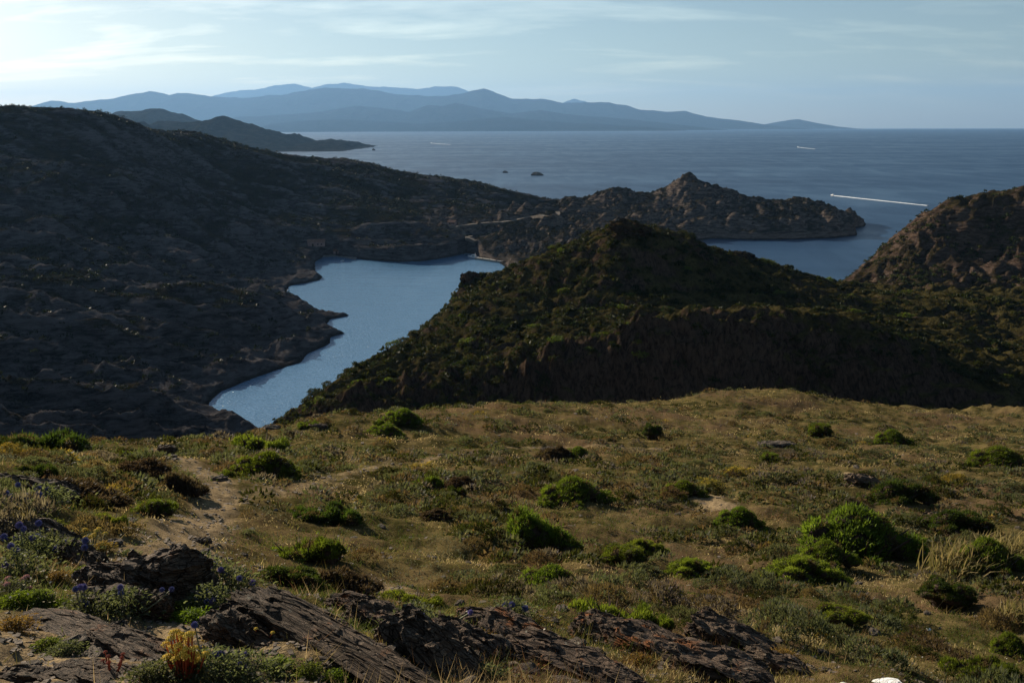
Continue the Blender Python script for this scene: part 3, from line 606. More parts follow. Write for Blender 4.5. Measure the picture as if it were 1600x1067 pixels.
JUN = [ # pixel x, base y, width px, height px, shape, tone, label
 (402,752,115,46,'mound','green','dark green juniper mound standing beside the bend of the dirt path'),
 (402,703,100,24,'mat','bright','flat bright green juniper on the rim just beyond the path'),
 (228,808,84,46,'round','green','rounded green juniper at the left side of the path'),
 (165,818,62,30,'mat','bright','small bright green juniper in front of the rounded one, left of the path'),
 (205,750,110,36,'mound','twig','brown leafless twiggy bush on the left outcrop beside the path'),
 (283,772,60,36,'swept','twig','brown wind-combed twiggy bush at the left edge of the path'),
 (120,786,120,40,'swept','twig','dark wind-combed twiggy bush on the left outcrop below the rim'),
 (48,706,140,34,'mat','dark','wide dark juniper on the rim at the far left of the slope'),
 (205,716,52,16,'mat','green','small low juniper on the rim left of the path'),
 (45,742,70,24,'mat','dark','dark low juniper on the left outcrop under the rim bush'),
 (597,682,66,24,'mound','green','low juniper on the rim, nearer of the pair by the cove'),
 (624,668,70,30,'mound','green','juniper on the rim above the cove, farther of the pair'),
 (480,670,36,10,'mat','green','tiny juniper on the rim where the cove comes into view'),
 (895,790,120,52,'mound','green','large dark juniper mound in the middle of the slope'),
 (850,868,112,72,'swept','green','tall juniper leaning left with a long slope to the right'),
 (858,918,112,50,'mound','green','broad dark juniper just in front of the leaning one'),
 (972,884,92,46,'round','green','left bush of the linked junipers in mid slope'),
 (1005,872,74,38,'mound','bright','bright topped juniper at the middle of the linked row'),
 (1085,902,90,38,'mound','bright','right end bush of the linked junipers in mid slope'),
 (1070,778,70,30,'mound','green','compact green juniper alone on bare soil in mid slope'),
 (655,762,62,22,'mat','green','low bluish green juniper in the left middle of the slope'),
 (718,764,56,22,'mound','twig','brown twiggy cushion bush beside the low bluish juniper'),
 (468,876,112,30,'mat','green','long flat juniper between the path and the boulder'),
 (440,915,130,46,'mound','dark','dark spreading juniper right of the large boulder'),
 (540,930,90,34,'swept','twig','brown twiggy bush beside the pale bare patch'),
 (645,945,100,18,'mat','bright','bright green low plant patch above the foreground slabs'),
 (962,976,130,36,'mat','bright','long bright green juniper just above the lichened slabs'),
 (1016,986,70,22,'mat','bright','small bright juniper at the right end of the long one above the slabs'),
 (1158,828,76,36,'mound','green','green juniper near the middle right of the slope'),
 (1355,880,205,92,'mound','green','largest juniper, a broad mound on the right of the slope'),
 (1300,885,92,46,'mound','green','juniper tucked against the left flank of the largest juniper'),
 (1265,915,120,50,'mound','bright','bright juniper in front of the largest juniper'),
 (1320,985,104,52,'round','bright','lone light green juniper dome in the right foreground'),
 (1488,955,96,64,'round','dark','dark round juniper in the right foreground'),
 (1512,832,112,46,'mound','dark','dark juniper mound behind the tall grass on the right'),
 (1575,732,104,40,'mound','green','juniper at the right edge far up the slope'),
 (1283,682,50,32,'round','green','small pointed juniper near the right part of the far rim'),
 (1400,696,62,32,'mound','green','low juniper right of the small pointed one near the far rim'),
 (1204,722,38,22,'round','green','little juniper standing left of the pink stones'),
 (1020,688,38,36,'round','dark','small upright dark juniper near the middle of the far rim'),
 (903,716,48,22,'mound','green','small juniper beside a brown twiggy cushion in upper mid slope'),
 (868,722,56,22,'mound','twig','brown twiggy cushion beside a small juniper in upper mid slope'),
 (1412,786,118,50,'mound','dark','wide dark bush beside the small earth bank on the right'),
 (1560,900,110,60,'mound','green','green bush among the tall grass at the right edge'),
 (1545,1066,100,36,'mat','green','green juniper at the bottom right of the photo'),
 (1590,1030,70,44,'mound','green','juniper at the lower right edge of the photo'),
 (500,820,110,26,'mat','dark','flat dark shrub patch right of the path'),
 (700,776,48,16,'mat','dark','flat dark shrub under the brown twiggy cushion'),
 (675,812,56,18,'mound','twig','rusty brown cushion shrub in the left middle of the slope')]
hp = hit([(j[0], j[1]) for j in JUN])
BUSHXY = []
for (px, py, wp, hgt_, kind, tone, lab), c in zip(JUN, hp):
    k = math.hypot(c[1], H - c[2]) / F; wd = wp * k
    fol, core = bush_pair(kind, tone)
    hz = {'mound': 0.36, 'swept': 0.36, 'mat': 0.16, 'round': 0.58}[kind]
    sz = max(0.5 * wd, min(1.5 * wd, hgt_ * k / hz * 0.8)); rz = random.uniform(-0.35, 0.35)
    e = bpy.data.objects.new('juniper_bush' if tone != 'twig' else 'twiggy_bush', None); COL.objects.link(e)
    e.location = (c[0], c[1] + wd * 0.25, zat(c[0], c[1] + wd * 0.25)); 
    sl = (zat(c[0], c[1] + wd * 0.5) - zat(c[0], c[1])) / (wd * 0.5 + 1e-6)
    e.rotation_euler = (math.atan(sl) * 0.8, 0, rz); e.scale = (wd, wd * 0.95, sz)
    tag(e, lab, 'shrub', 'bushes on the grassy slope')
    link('foliage', fol, e); link('branches', core, e)
    BUSHXY.append((c[0], c[1] + wd * 0.25, wd * 0.42))
BUSHXY = np.array(BUSHXY)

# low cushion shrubs dotted over the slope
CT = {'grey-green': ((0.045, 0.052, 0.03), (0.085, 0.09, 0.055)), 'olive': OLIVE, 'brown': ((0.06, 0.042, 0.026), (0.11, 0.075, 0.045)),
      'mauve-grey': ((0.075, 0.058, 0.058), (0.12, 0.1, 0.098)), 'yellow-flowered': ((0.07, 0.065, 0.022), (0.27, 0.19, 0.045))}
CUSH = {k: [bush_mesh('cushion_' + k, 'mound', 4200, *v, 0.05, M['leaf'], 70 + 3 * i + j, 0.9) for j in range(2)] for i, (k, v) in enumerate(CT.items())}
def scatter(n, lo, hi, ang=35):
    a = rng.uniform(-ang, ang, n) * math.pi / 180; r = np.exp(rng.uniform(math.log(lo), math.log(hi), n))
    return r * np.sin(a), r * np.cos(a)
def on_slope(x, y): # the open slope, in front of the rim
    ed = np.interp(np.arctan2(x, y), np.arctan2([(e[0] - 800) / F for e in EDGE], 1), [e[2] for e in EDGE]); return y < ed * 1.04
x, y = scatter(9000, 9, 92)
okm = on_slope(x, y) & (soil_mask(x, y) < 0.35) & (np.min(np.hypot(x[:, None] - BUSHXY[:, 0], y[:, None] - BUSHXY[:, 1]) - BUSHXY[:, 2], 1) > 0.25) & (fbm(x / 6, y / 6, 90, 2) + rng.normal(size=len(x)) * 0.2 > -0.12)
x, y = x[okm], y[okm]; z = height(x, y); XR, YR, ZR = x[330:3600], y[330:3600], z[330:3600]; x, y, z = x[:330], y[:330], z[:330]
kinds = rng.choice(list(CT), len(x), p=[0.4, 0.28, 0.18, 0.09, 0.05])
for xi, yi, zi, kd in zip(x, y, z, kinds):
    o = link('cushion_shrub', random.choice(CUSH[kd]), loc=(xi, yi, zi - 0.02), rot=(-0.2, 0, random.uniform(0, 6.28)))
    s_ = random.uniform(0.5, 1.6) * (0.55 + 0.45 * min(1, yi / 40)); o.scale = (s_ * random.uniform(0.8, 1.5), s_, s_ * random.uniform(0.8, 1.35))
    az_ = xi / yi; side = 'left' if az_ < -0.25 else 'left-centre' if az_ < 0 else 'right-centre' if az_ < 0.27 else 'right'
    dep_w = 'near the foreground rocks' if yi < 16 else 'in the lower half of the slope' if yi < 28 else 'in the upper half of the slope' if yi < 50 else 'close under the far rim'
    tag(o, f"{'large' if s_ > 1.1 else 'medium' if s_ > 0.7 else 'small'} {kd} cushion shrub {dep_w}, {side} of the photo", 'shrub', kd + ' cushion shrubs on the slope')

# the many smaller cushions between them: one mass
def cushion_mass(name, x, y, z, lab, nb=56):
    n = len(x); u = rng.normal(size=(n, nb, 3)); u[..., 2] = np.abs(u[..., 2]); u /= np.linalg.norm(u, axis=-1, keepdims=True); s_ = rng.uniform(0.16, 0.6, n) * (0.45 + 0.5 * np.minimum(1, y / 40))
    p = np.stack([x, y, z], -1)[:, None] + u * s_[:, None, None] * np.array([0.95, 0.75, 0.58]); pick = rng.choice(5, n, p=[0.42, 0.3, 0.18, 0.09, 0.01]); tabl = np.array([list(v) for v in CT.values()])
    w_ = rng.uniform(size=(n, nb, 1)); c = tabl[pick, 0][:, None] * (1 - w_) + tabl[pick, 1][:, None] * w_; ss = np.repeat(s_, nb)
    v, f, cc = blades(p.reshape(-1, 3), (u + rng.normal(size=u.shape) * 0.45 + [0.15, 0, 0.4]).reshape(-1, 3), ss * 0.34, ss * 0.2, c.reshape(-1, 3))
    tag(link(name, mesh_np(name, v, f, M['leaf'], False, cc)), lab, 'shrubs', kind='stuff')
_m = YR > 17; cushion_mass('cushion_cover', XR[_m], YR[_m], ZR[_m], 'countless tiny cushion plants between the larger shrubs')
# grass and low herbs: nobody could count them
def grass(n, lo, hi, per, hmin, hmax, wpx, seed, name):
    x, y = scatter(n, lo, hi, 38); so = soil_mask(x, y)
    okm = on_slope(x, y) & (rng.uniform(size=n) > so * 1.05) & (fbm(x / 2.5, y / 2.5, seed + 3, 2) + rng.normal(size=n) * 0.35 > -0.45)
    x, y, so = x[okm], y[okm], so[okm]; z = height(x, y); r = np.hypot(x, y)
    tone = 1.2 * fbm(x / 6, y / 6, seed, 4, 0.6) + rng.normal(size=len(x)) * 0.16; t2 = 1.2 * fbm(x / 3, y / 3, seed + 7, 3) + rng.normal(size=len(x)) * 0.2
    c = np.where((tone > 0.36)[:, None], [0.3, 0.235, 0.125], np.where((tone > -0.08)[:, None], [0.115, 0.1, 0.032], [0.045, 0.06, 0.012]))
    c = np.where((t2 > 0.55)[:, None], [0.105, 0.062, 0.034], c); c = np.where((t2 < -0.6)[:, None], [0.085, 0.09, 0.058], c)
    c = np.repeat(c, per, 0) * rng.uniform(0.65, 1.35, (len(x) * per, 1))
    sc = np.repeat(0.5 + 0.5 * sstep(4, 45, r), per); xx = np.repeat(x, per); yy = np.repeat(y, per); zz_ = np.repeat(z, per); rp = np.repeat(r, per)
    hh = rng.uniform(hmin, hmax, len(xx)) * sc * np.repeat(np.clip(1 + 0.7 * fbm(x / 1.7, y / 1.7, seed + 5, 2), 0.35, 2.0), per)
    sp = 0.02 + 0.004 * rp
    p = np.stack([xx + rng.normal(size=len(xx)) * sp, yy + rng.normal(size=len(xx)) * sp, zz_ - 0.01], -1)
    d = np.stack([rng.normal(size=len(xx)) * 0.6 + 0.25, rng.normal(size=len(xx)) * 0.6, np.ones(len(xx))], -1)
    v, f, cc = blades(p, d, hh, np.maximum(0.004, rp / 887 * wpx), c)
    o = link(name, mesh_np(name, v, f, M['grass'], False, cc)); return tag(o, 'short dry grass and low herbs covering the slope', 'grass', kind='stuff')
grass(70000, 2.6, 96, 6, 0.03, 0.14, 0.95, 200, 'grass')
grass(6000, 2.6, 30, 5, 0.14, 0.36, 0.5, 230, 'tall_dry_grass')
# a light sprinkle of tiny white and yellow flowers in the grass
def specks(n, lo, hi, col, size, seed, name, lab):
    x, y = scatter(n, lo, hi, 36); k = on_slope(x, y) & (fbm(x / 4, y / 4, seed, 2) > 0.1); x, y = x[k], y[k]; z = height(x, y); r = np.hypot(x, y)
    p = np.stack([x, y, z + rng.uniform(0.06, 0.2, len(x))], -1); s_ = np.maximum(size, r / 887 * 0.55)[:, None]
    a = rng.uniform(0, 6.28, len(x)); e1 = np.stack([np.cos(a), np.sin(a), 0.3 * np.ones_like(a)], -1); e2 = np.stack([-np.sin(a) * .8, np.cos(a) * .8, 0.5 * np.ones_like(a)], -1)
    v = np.stack([p - e1 * s_ / 2, p - e2 * s_ / 2, p + e1 * s_ / 2, p + e2 * s_ / 2], 1).reshape(-1, 3)
    tag(link(name, mesh_np(name, v, np.arange(len(v)).reshape(-1, 4), M['grass'], False, np.repeat(np.array([col]) * rng.uniform(0.7, 1.1, (len(x), 1)), 4, 0))), lab, 'flowers', kind='stuff')
specks(2600, 5, 60, (0.62, 0.58, 0.5), 0.018, 301, 'white_flowers', 'tiny white flowers sprinkled through the grass')

# ------------------------------------------------------------------ shrubs of the knoll and the hillsides
KB = {(k, c): bush_mesh('shrub_' + k + '_' + c, k, 1500, *cc, 0.10, M['kleaf'], 140 + i) for i, (k, c, cc) in enumerate([(k, c, cc) for k in ('mound', 'round') for c, cc in (('olive', OLIVE), ('dark', DARK), ('green', GREEN))])}
def far_scatter(n, az0, az1, r0, r1):
    a = rng.uniform(az0, az1, n); r = np.sqrt(rng.uniform(r0 ** 2, r1 ** 2, n)); x, y = r * np.sin(a), r * np.cos(a)
    z, rg, sd = height(x, y, True); return x, y, z, rg, sd
def visible(x, y, z):
    """roughly: does the land between hide the point from the eye?"""
    ok_ = np.ones(len(x), bool); r = np.hypot(x, y)
    for t_ in (0.3, 0.45, 0.6, 0.72, 0.82, 0.9, 0.95, 0.975):
        ok_ &= height(x * t_, y * t_) < H + (z + 1.6 - H) * t_
    return ok_
x, y, z, rg, sd = far_scatter(8500, -0.32, 0.62, 140, 290)
k = (rg == 1) & (sd < -4) & (z > 6); x, y, z = x[k], y[k], z[k]
gz = np.abs(height(x, y + 1.5) - height(x, y - 1.5)) / 3
dens = 1.25 * fbm(x / 11, y / 11, 320, 3) - 0.34 + 0.85 * (1 - sstep(-0.02, 0.3, np.arctan2(x, y))) + rng.normal(size=len(x)) * 0.22
k = (gz < np.where(rng.uniform(size=len(x)) < 0.35, 2.5, 0.9)) & (dens > -0.06); x, y, z = x[k], y[k], z[k]
k = visible(x, y, z); x, y, z = x[k], y[k], z[k]; r = np.hypot(x, y)
sz = rng.uniform(0.7, 1.8, len(x)) * np.where(rng.uniform(size=len(x)) < 0.16, 2.0, 1.0)
order = np.argsort(-(sz / r)); tones = rng.choice(['olive', 'dark', 'green'], len(x), p=[0.45, 0.4, 0.15])
def place_shrub(i, mesh, lab, grp):
    o = link('hill_shrub', mesh, loc=(x[i], y[i], z[i] - 0.05), rot=(0, 0, random.uniform(0, 6.28)))
    o.scale = (sz[i] * random.uniform(0.8, 1.3), sz[i], sz[i] * random.uniform(0.6, 1.0)); tag(o, lab, 'shrub', grp)
for i in order[:295]:
    tn = {'olive': 'olive', 'dark': 'dark', 'green': 'bright green'}[tones[i]]
    place_shrub(i, KB[random.choice(['mound', 'round']), tones[i]], f"{'large' if sz[i] > 2.2 else 'medium' if sz[i] > 1.4 else 'small'} {tn} shrub on the knoll, {'just above the cliff' if y[i] < 163 else 'near the crest' if y[i] > 196 else 'halfway up'}, {'over the cove' if x[i] / y[i] < -0.06 else 'under the summit' if x[i] / y[i] < 0.17 else 'right of the summit' if x[i] / y[i] < 0.34 else 'towards the right headland'}", f"{tn} shrubs on the knoll")
def shrub_mass(name, x, y, z, sz, mat, lab, nb=26, cols=(DARK, OLIVE)):
    n = len(x); u = rng.normal(size=(n, nb, 3)); u[..., 2] = np.abs(u[..., 2]); u /= np.linalg.norm(u, axis=-1, keepdims=True)
    p = np.stack([x, y, z], -1)[:, None] + u * sz[:, None, None] * np.array([0.5, 0.5, 0.42]) * rng.uniform(0.6, 1, (n, nb, 1))
    w_ = rng.uniform(size=(n, 1, 1)); c = (np.array(cols[0][0]) * (1 - w_) + np.array(cols[1][1]) * w_) * rng.uniform(0.7, 1.3, (n, nb, 1))
    s_ = np.repeat(sz, nb)
    v, f, cc = blades(p.reshape(-1, 3), (u + rng.normal(size=u.shape) * 0.5 + [0.1, 0, 0.3]).reshape(-1, 3), s_ * rng.uniform(0.25, 0.45, n * nb), s_ * rng.uniform(0.2, 0.38, n * nb), c.reshape(-1, 3))
    tag(link(name, mesh_np(name, v, f, mat, False, cc)), lab, 'scrub', kind='stuff')
rest = order[295:]
if len(rest): shrub_mass('knoll_scrub', x[rest], y[rest], z[rest], sz[rest], M['scrub'], 'low scrub filling the gaps between shrubs on the knoll', 40)
x, y, z, rg, sd = far_scatter(5000, -0.3, 0.62, 140, 290); k = (rg == 1) & (sd < -3) & (z > 4) & visible(x, y, z); x, y, z = x[k], y[k], z[k]
shrub_mass('knoll_heath', x, y, z - 0.1, rng.uniform(0.3, 0.8, len(x)), M['scrub'], 'tiny heath tufts and grass over the knoll', 16, (OLIVE, ((0.05, 0.042, 0.016), (0.075, 0.06, 0.025))))
x, y, z, rg, sd = far_scatter(26000, -0.72, 0.16, 190, 900)
dn = fbm(x / 40, y / 40, 340, 3) + rng.normal(size=len(x)) * 0.35; k = (rg == 3) & (sd < -6) & (z > 4) & (dn > -0.12) & (np.hypot(x, y) > 262) & (sunlit_crest_mask(x, y) < rng.uniform(0.25, 0.8, len(x))); x, y, z = x[k], y[k], z[k]
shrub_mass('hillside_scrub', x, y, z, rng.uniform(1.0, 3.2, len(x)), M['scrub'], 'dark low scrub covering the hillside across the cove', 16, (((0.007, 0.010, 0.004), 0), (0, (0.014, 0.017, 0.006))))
x, y, z, rg, sd = far_scatter(5000, 0.28, 0.72, 285, 470); k = (rg == 2) & (sd < -6) & (fbm(x / 22, y / 22, 350, 3) > 0.12); x, y, z = x[k], y[k], z[k]
shrub_mass('headland_scrub', x, y, z, rng.uniform(0.8, 2.2, len(x)), M['scrub'], 'patches of dark scrub on the right-hand headland', 24)

# ------------------------------------------------------------------ rocks
def rock_mesh(name, seed, mat, n=22, layers=9, boxy=4.0, rough=0.10):
    """bedded block: a rounded box whose outline steps in and out from bed to bed"""
    g = np.linspace(-1, 1, n); A, B = np.meshgrid(g, g); o1 = np.ones_like(A); vs, fs = [], []
    for ax in range(3):
        for sg in (-1, 1):
            c = [None] * 3; c[ax] = o1 * sg; c[(ax + 1) % 3] = A * sg; c[(ax + 2) % 3] = B
            b0 = sum(len(q) for q in vs); vs.append(np.stack(c, -1).reshape(-1, 3)); i0 = (np.arange(n - 1)[:, None] * n + np.arange(n - 1)[None]).ravel() + b0
            fs.append(np.stack([i0, i0 + 1, i0 + n + 1, i0 + n], -1))
    v = np.concatenate(vs); f = np.concatenate(fs); key = np.round(v, 5); _, first, inv = np.unique(key, axis=0, return_index=True, return_inverse=True)
    v = v[first]; f = inv.reshape(-1)[f]
    v = v / ((np.abs(v) ** boxy).sum(1, keepdims=True) ** (1 / boxy))
    r = np.random.default_rng(seed)
    q = v[:, 2] + 0.22 * noise(v[:, 0] * 1.2 + seed, v[:, 1] * 1.2, seed); lay = np.floor((q + 1.2) * layers / 2).astype(int)
    off = r.uniform(0.76, 1.06, layers * 2 + 6)[np.clip(lay, 0, layers * 2 + 5)]; sh = r.normal(size=(layers * 2 + 6, 2))[np.clip(lay, 0, layers * 2 + 5)] * 0.04
    v2 = v.copy(); v2[:, :2] = v[:, :2] * off[:, None] + sh
    s3 = lambda a, k: fbm(v[:, 0] * a + 3.1 * v[:, 2] + seed * 7.7, v[:, 1] * a - 2.3 * v[:, 2] + k, seed + k, 4, 0.55)
    v2[:, 0] += rough * 1.6 * s3(1.6, 1); v2[:, 1] += rough * 2.2 * s3(1.7, 5); v2[:, 2] += rough * 2.6 * s3(1.9, 9) * (v[:, 2] > -0.5)
    return mesh_np(name, v2 * 0.5, f, mat, False)
ROCKS = [ # pixel x, base y, width px, height px, depth/width, yaw, dip, material, label
 (245,930,135,78,0.7,0.5,0.15,'schist','large weathered boulder standing left of the path, biggest on the outcrop'),
 (540,1040,400,38,0.2,-0.62,0.1,'schist','longest grey bedded slab running down to the right in the foreground'),
 (470,985,220,24,0.3,-0.55,0.12,'schist','grey bedded slab just behind the longest slab'),
 (665,1040,150,62,0.6,-0.5,0.45,'schist','tilted pointed rock at the right end of the longest slab'),
 (830,1012,150,30,0.5,-0.5,0.2,'lichen','orange lichened slab left of center at the bottom of the photo'),
 (900,1062,210,36,0.45,-0.4,0.12,'lichen','broad lichened slab at the bottom edge near the center'),
 (1060,1035,160,32,0.5,-0.5,0.22,'lichen','orange patched slab right of the broad bottom slab'),
 (1150,1010,120,36,0.6,-0.4,0.25,'schist','grey slab at the right end of the foreground outcrop'),
 (760,978,100,26,0.6,0.1,0.1,'schist','small grey slab among thistles at the top of the outcrop'),
 (1130,1066,150,34,0.6,-0.3,0.2,'lichen','lichened rock at the bottom edge right of the broad slab'),
 (30,780,120,40,0.6,0.3,0.3,'schist','dark bedded rock ledge at the left edge below the rim'),
 (75,862,110,34,0.5,-0.5,0.3,'schist','dark tilted slab among thistles at the left'),
 (125,885,100,30,0.5,-0.6,0.3,'schist','dark tilted slab just below the other one among thistles'),
 (20,838,90,36,0.7,0.2,0.1,'schist','low dark rock at the left edge between thistles'),
 (170,918,100,34,0.6,-0.2,0.1,'lichen','rust-stained flat rock left of the large boulder'),
 (160,952,80,34,0.7,0.4,0.1,'schist','squat rock below the rust-stained one'),
 (225,965,62,50,0.8,0.2,0.1,'schist','blocky upright rock under the large boulder'),
 (120,1000,230,16,0.35,-0.45,0.05,'schist','flat bedding ridge on the bare gravel at lower left'),
 (215,1030,190,22,0.35,-0.5,0.08,'schist','second bedding ridge on the gravel beside the yellow flowers'),
 (30,1066,80,24,0.6,0.1,0.1,'schist','dark stone in the bottom left corner'),
 (130,1066,110,14,0.6,-0.1,0.05,'schist','thin flat slab at the bottom edge lower left'),
 (380,1010,120,44,0.6,-0.4,0.2,'schist','rounded rock end left of the longest slab'),
 (560,962,110,30,0.5,-0.4,0.1,'lichen','lichened ledge right of the brown twiggy bush'),
 (600,990,120,34,0.5,-0.5,0.2,'schist','dark ledge below the bright green plant patch'),
 (720,1020,110,40,0.6,-0.4,0.2,'lichen','lichened rock between the pointed rock and the slabs'),
 (960,1010,110,34,0.6,-0.5,0.15,'lichen','lichened rock between the two orange slabs'),
 (960,985,90,22,0.5,-0.3,0.15,'schist','thin dark ledge at the top of the lichened outcrop'),
 (1220,1050,90,26,0.6,-0.4,0.2,'schist','dark low rock at the right foot of the outcrop'),
 (342,752,26,9,0.6,0.2,0.1,'stone','flat pale stone lying on the bend of the path'),
 (312,848,26,10,0.6,0.4,0.1,'stone','flat pale stone on the lower path'),
 (260,706,26,10,0.7,0.2,0.1,'schist','dark stone on the rim left of the flat juniper'),
 (424,672,24,8,0.7,0.1,0.1,'stone','pale boulder on the rim where the cove begins'),
 (496,670,26,9,0.7,0.3,0.1,'schist','brown boulder on the rim under the knoll'),
 (1350,762,50,24,0.7,0.4,0.2,'schist','reddish rock by the small earth bank on the right'),
 (1465,820,40,24,0.7,0.3,0.1,'schist','grey rock under the dark juniper mound on the right'),
 (1390,1073,42,6,0.7,0.2,0.0,'quartz','white stone at the bottom edge, left of the two'),
 (1318,1074,22,5,0.7,0.5,0.0,'quartz','smaller white stone at the bottom edge'),
 (1452,986,7,6,0.9,0.2,0.0,'quartz','tiny white stone in the grass at lower right'),
 (1215,700,50,9,0.5,0.1,0.0,'stone','low pinkish stone near the far rim on the right'),
 (862,705,30,8,0.5,0.1,0.0,'stone','flat stone near the brown cushion in upper mid slope')]
ROCKS[35], ROCKS[36] = ROCKS[36], ROCKS[35]
ROCKS[35] = (*ROCKS[35][:8], 'smaller white stone at the bottom edge of the photo'); ROCKS[36] = (*ROCKS[36][:8], 'larger white stone at the bottom edge of the photo')
rp = hit([(q[0], min(q[1], 1100)) for q in ROCKS])
for i, ((px, py, wp, hp_, dw, yaw, dip, mt, lab), c) in enumerate(zip(ROCKS, rp)):
    k = math.hypot(c[1], H - c[2]) / F; wd = wp * k; hh = max(hp_ * k * 1.05, 0.03)
    dy = wd * dw
    me = rock_mesh('rock', 400 + i, M[mt], 34 if wp > 90 else 14, 7 if hp_ > 30 else 4, 4.0 if mt != 'quartz' else 2.4, 0.11 if mt != 'quartz' else 0.05)
    cy = c[1] + dy * 0.35
    o = link('rock', me, loc=(c[0], cy, zat(c[0], cy) + hh * 0.12)); o.rotation_euler = (-0.12, dip, yaw); o.scale = (wd * 1.08, dy, hh * 1.1)
    tag(o, lab, 'rock', 'white stones' if mt == 'quartz' else 'rocks of the outcrop and slope')
for px, py, wp, hp_, d_, yaw, lab in [(742, 462, 52, 40, 229, 0.3, 'rounded dark rock knob on the left shoulder of the knoll above the cove'), (985, 362, 60, 18, 211, -0.2, 'dark craggy rock capping the summit of the knoll'), (1160, 408, 44, 16, 239, 0.4, 'dark rock outcrop on the skyline right of the knoll summit')]:
    c = P(np.array(float(px)), np.array(float(py)), np.array(float(d_))); k = d_ / F; zg_ = zat(c[0], c[1])
    o = link('rock_outcrop', rock_mesh('rock_outcrop', 700 + px, M['knoll'], 26, 6, 3.0, 0.13), loc=(c[0], c[1], min(zg_ + 0.2 * hp_ * k, c[2] + 0.2 * hp_ * k))); o.rotation_euler = (0, 0.15, yaw); o.scale = (wp * k, wp * k * 0.8, hp_ * k * 1.3); tag(o, lab, 'rock', 'rock outcrops on the knoll')
SM = [rock_mesh('stone', 500 + i, M['stone'], 5, 3, 3.5, 0.1) for i in range(4)]
xs1, ys1 = scatter(900, 3, 60, 33); sm = soil_mask(xs1, ys1); rk = (xs1 < 0.2 * ys1) & (ys1 < 9)
k = on_slope(xs1, ys1) & ((sm > 0.25) | rk | (rng.uniform(size=900) < 0.4)); xs1, ys1 = xs1[k][:280], ys1[k][:280]; zs1 = height(xs1, ys1)
for xi, yi, zi in zip(xs1, ys1, zs1):
    s_ = random.uniform(0.04, 0.11) * (1 + yi / 22); o = link('stone', random.choice(SM), loc=(xi, yi, zi + s_ * 0.08), rot=(random.uniform(-.2, .2), random.uniform(-.2, .2), random.uniform(0, 6.28)), scale=(s_ * random.uniform(1, 1.7), s_, s_ * random.uniform(.35, .7)))
    tag(o, f"loose {'broad' if s_ > 0.14 else 'small'} schist stone {'high up the slope' if yi > 28 else 'in the middle of the slope' if yi > 15 else 'low on the slope' if yi > 9 else 'between the foreground rocks'}, {'left' if xi / yi < -0.25 else 'left-centre' if xi < 0 else 'right-centre' if xi / yi < 0.27 else 'right'} of the photo", 'stone', 'loose stones farther down the slope' if yi > 9 else 'loose stones in the foreground')
xg, yg = scatter(26000, 2.4, 75, 36); k = on_slope(xg, yg) & ((soil_mask(xg, yg) > rng.uniform(0.2, 0.9, len(xg))) | ((yg < 8.5) & (rng.uniform(size=len(xg)) < 0.25)) | (rng.uniform(size=len(xg)) < 0.06)); xg, yg = xg[k], yg[k]; zg = height(xg, yg)
sg = rng.uniform(0.006, 0.022, len(xg)) * (0.6 + yg / 11); ang = rng.uniform(0, 6.28, len(xg)); ca, sa = np.cos(ang), np.sin(ang)
cube = np.array([(i, j, k_) for i in (-1, 1) for j in (-1, 1) for k_ in (-1, 1)], float); cv = cube[None] * rng.uniform(0.5, 1.0, (len(xg), 8, 3)) * (sg[:, None, None] * [1.5, 0.9, 0.4])
gv = np.stack([cv[..., 0] * ca[:, None] - cv[..., 1] * sa[:, None], cv[..., 0] * sa[:, None] + cv[..., 1] * ca[:, None], cv[..., 2]], -1) + np.stack([xg, yg, zg], -1)[:, None]
gf = (np.array([(0, 1, 3, 2), (4, 6, 7, 5), (0, 4, 5, 1), (2, 3, 7, 6), (0, 2, 6, 4), (1, 5, 7, 3)])[None] + np.arange(len(xg))[:, None, None] * 8).reshape(-1, 4)
tag(link('gravel', mesh_np('gravel', gv.reshape(-1, 3), gf, M['stone'], False)), 'loose schist chips strewn over the bare earth', 'gravel', kind='stuff')

# ------------------------------------------------------------------ flowering plants of the foreground
M['thistle'] = leaf_material('thistle_heads', 0.4, 0.7, False, (0.2, 0.19, 0.46)); M['stalk'] = plain('pale_stalks', (0.16, 0.17, 0.10), 0.8, 0.2, 30, 0.2)
M['yellow'] = plain('yellow_flower_heads', (0.62, 0.45, 0.07), 0.7, 0.2, 60, 0.2); M['redstem'] = plain('red_stems', (0.28, 0.06, 0.03), 0.6, 0.3, 30, 0.3); M['pink'] = plain('pink_flower_heads', (0.5, 0.24, 0.2), 0.8, 0.2, 60, 0.2)
def head_mesh():
    mb = MB(); n = 90
    for i in range(n):
        zz_ = 1 - 2 * (i + 0.5) / n; a = i * 2.39996; rr_ = math.sqrt(1 - zz_ * zz_); d = Vector((rr_ * math.cos(a), rr_ * math.sin(a), zz_)); o1 = d.orthogonal().normalized() * 0.16; o2 = d.cross(o1)
        mb.add([d * 0.45 + o1, d * 0.45 - o1 * 0.5 + o2 * 0.87, d * 0.45 - o1 * 0.5 - o2 * 0.87, d * 1.0], [(0, 1, 3), (1, 2, 3), (2, 0, 3), (0, 2, 1)])
    return mb.mesh('flower_head', M['thistle'])
HEADM = head_mesh()
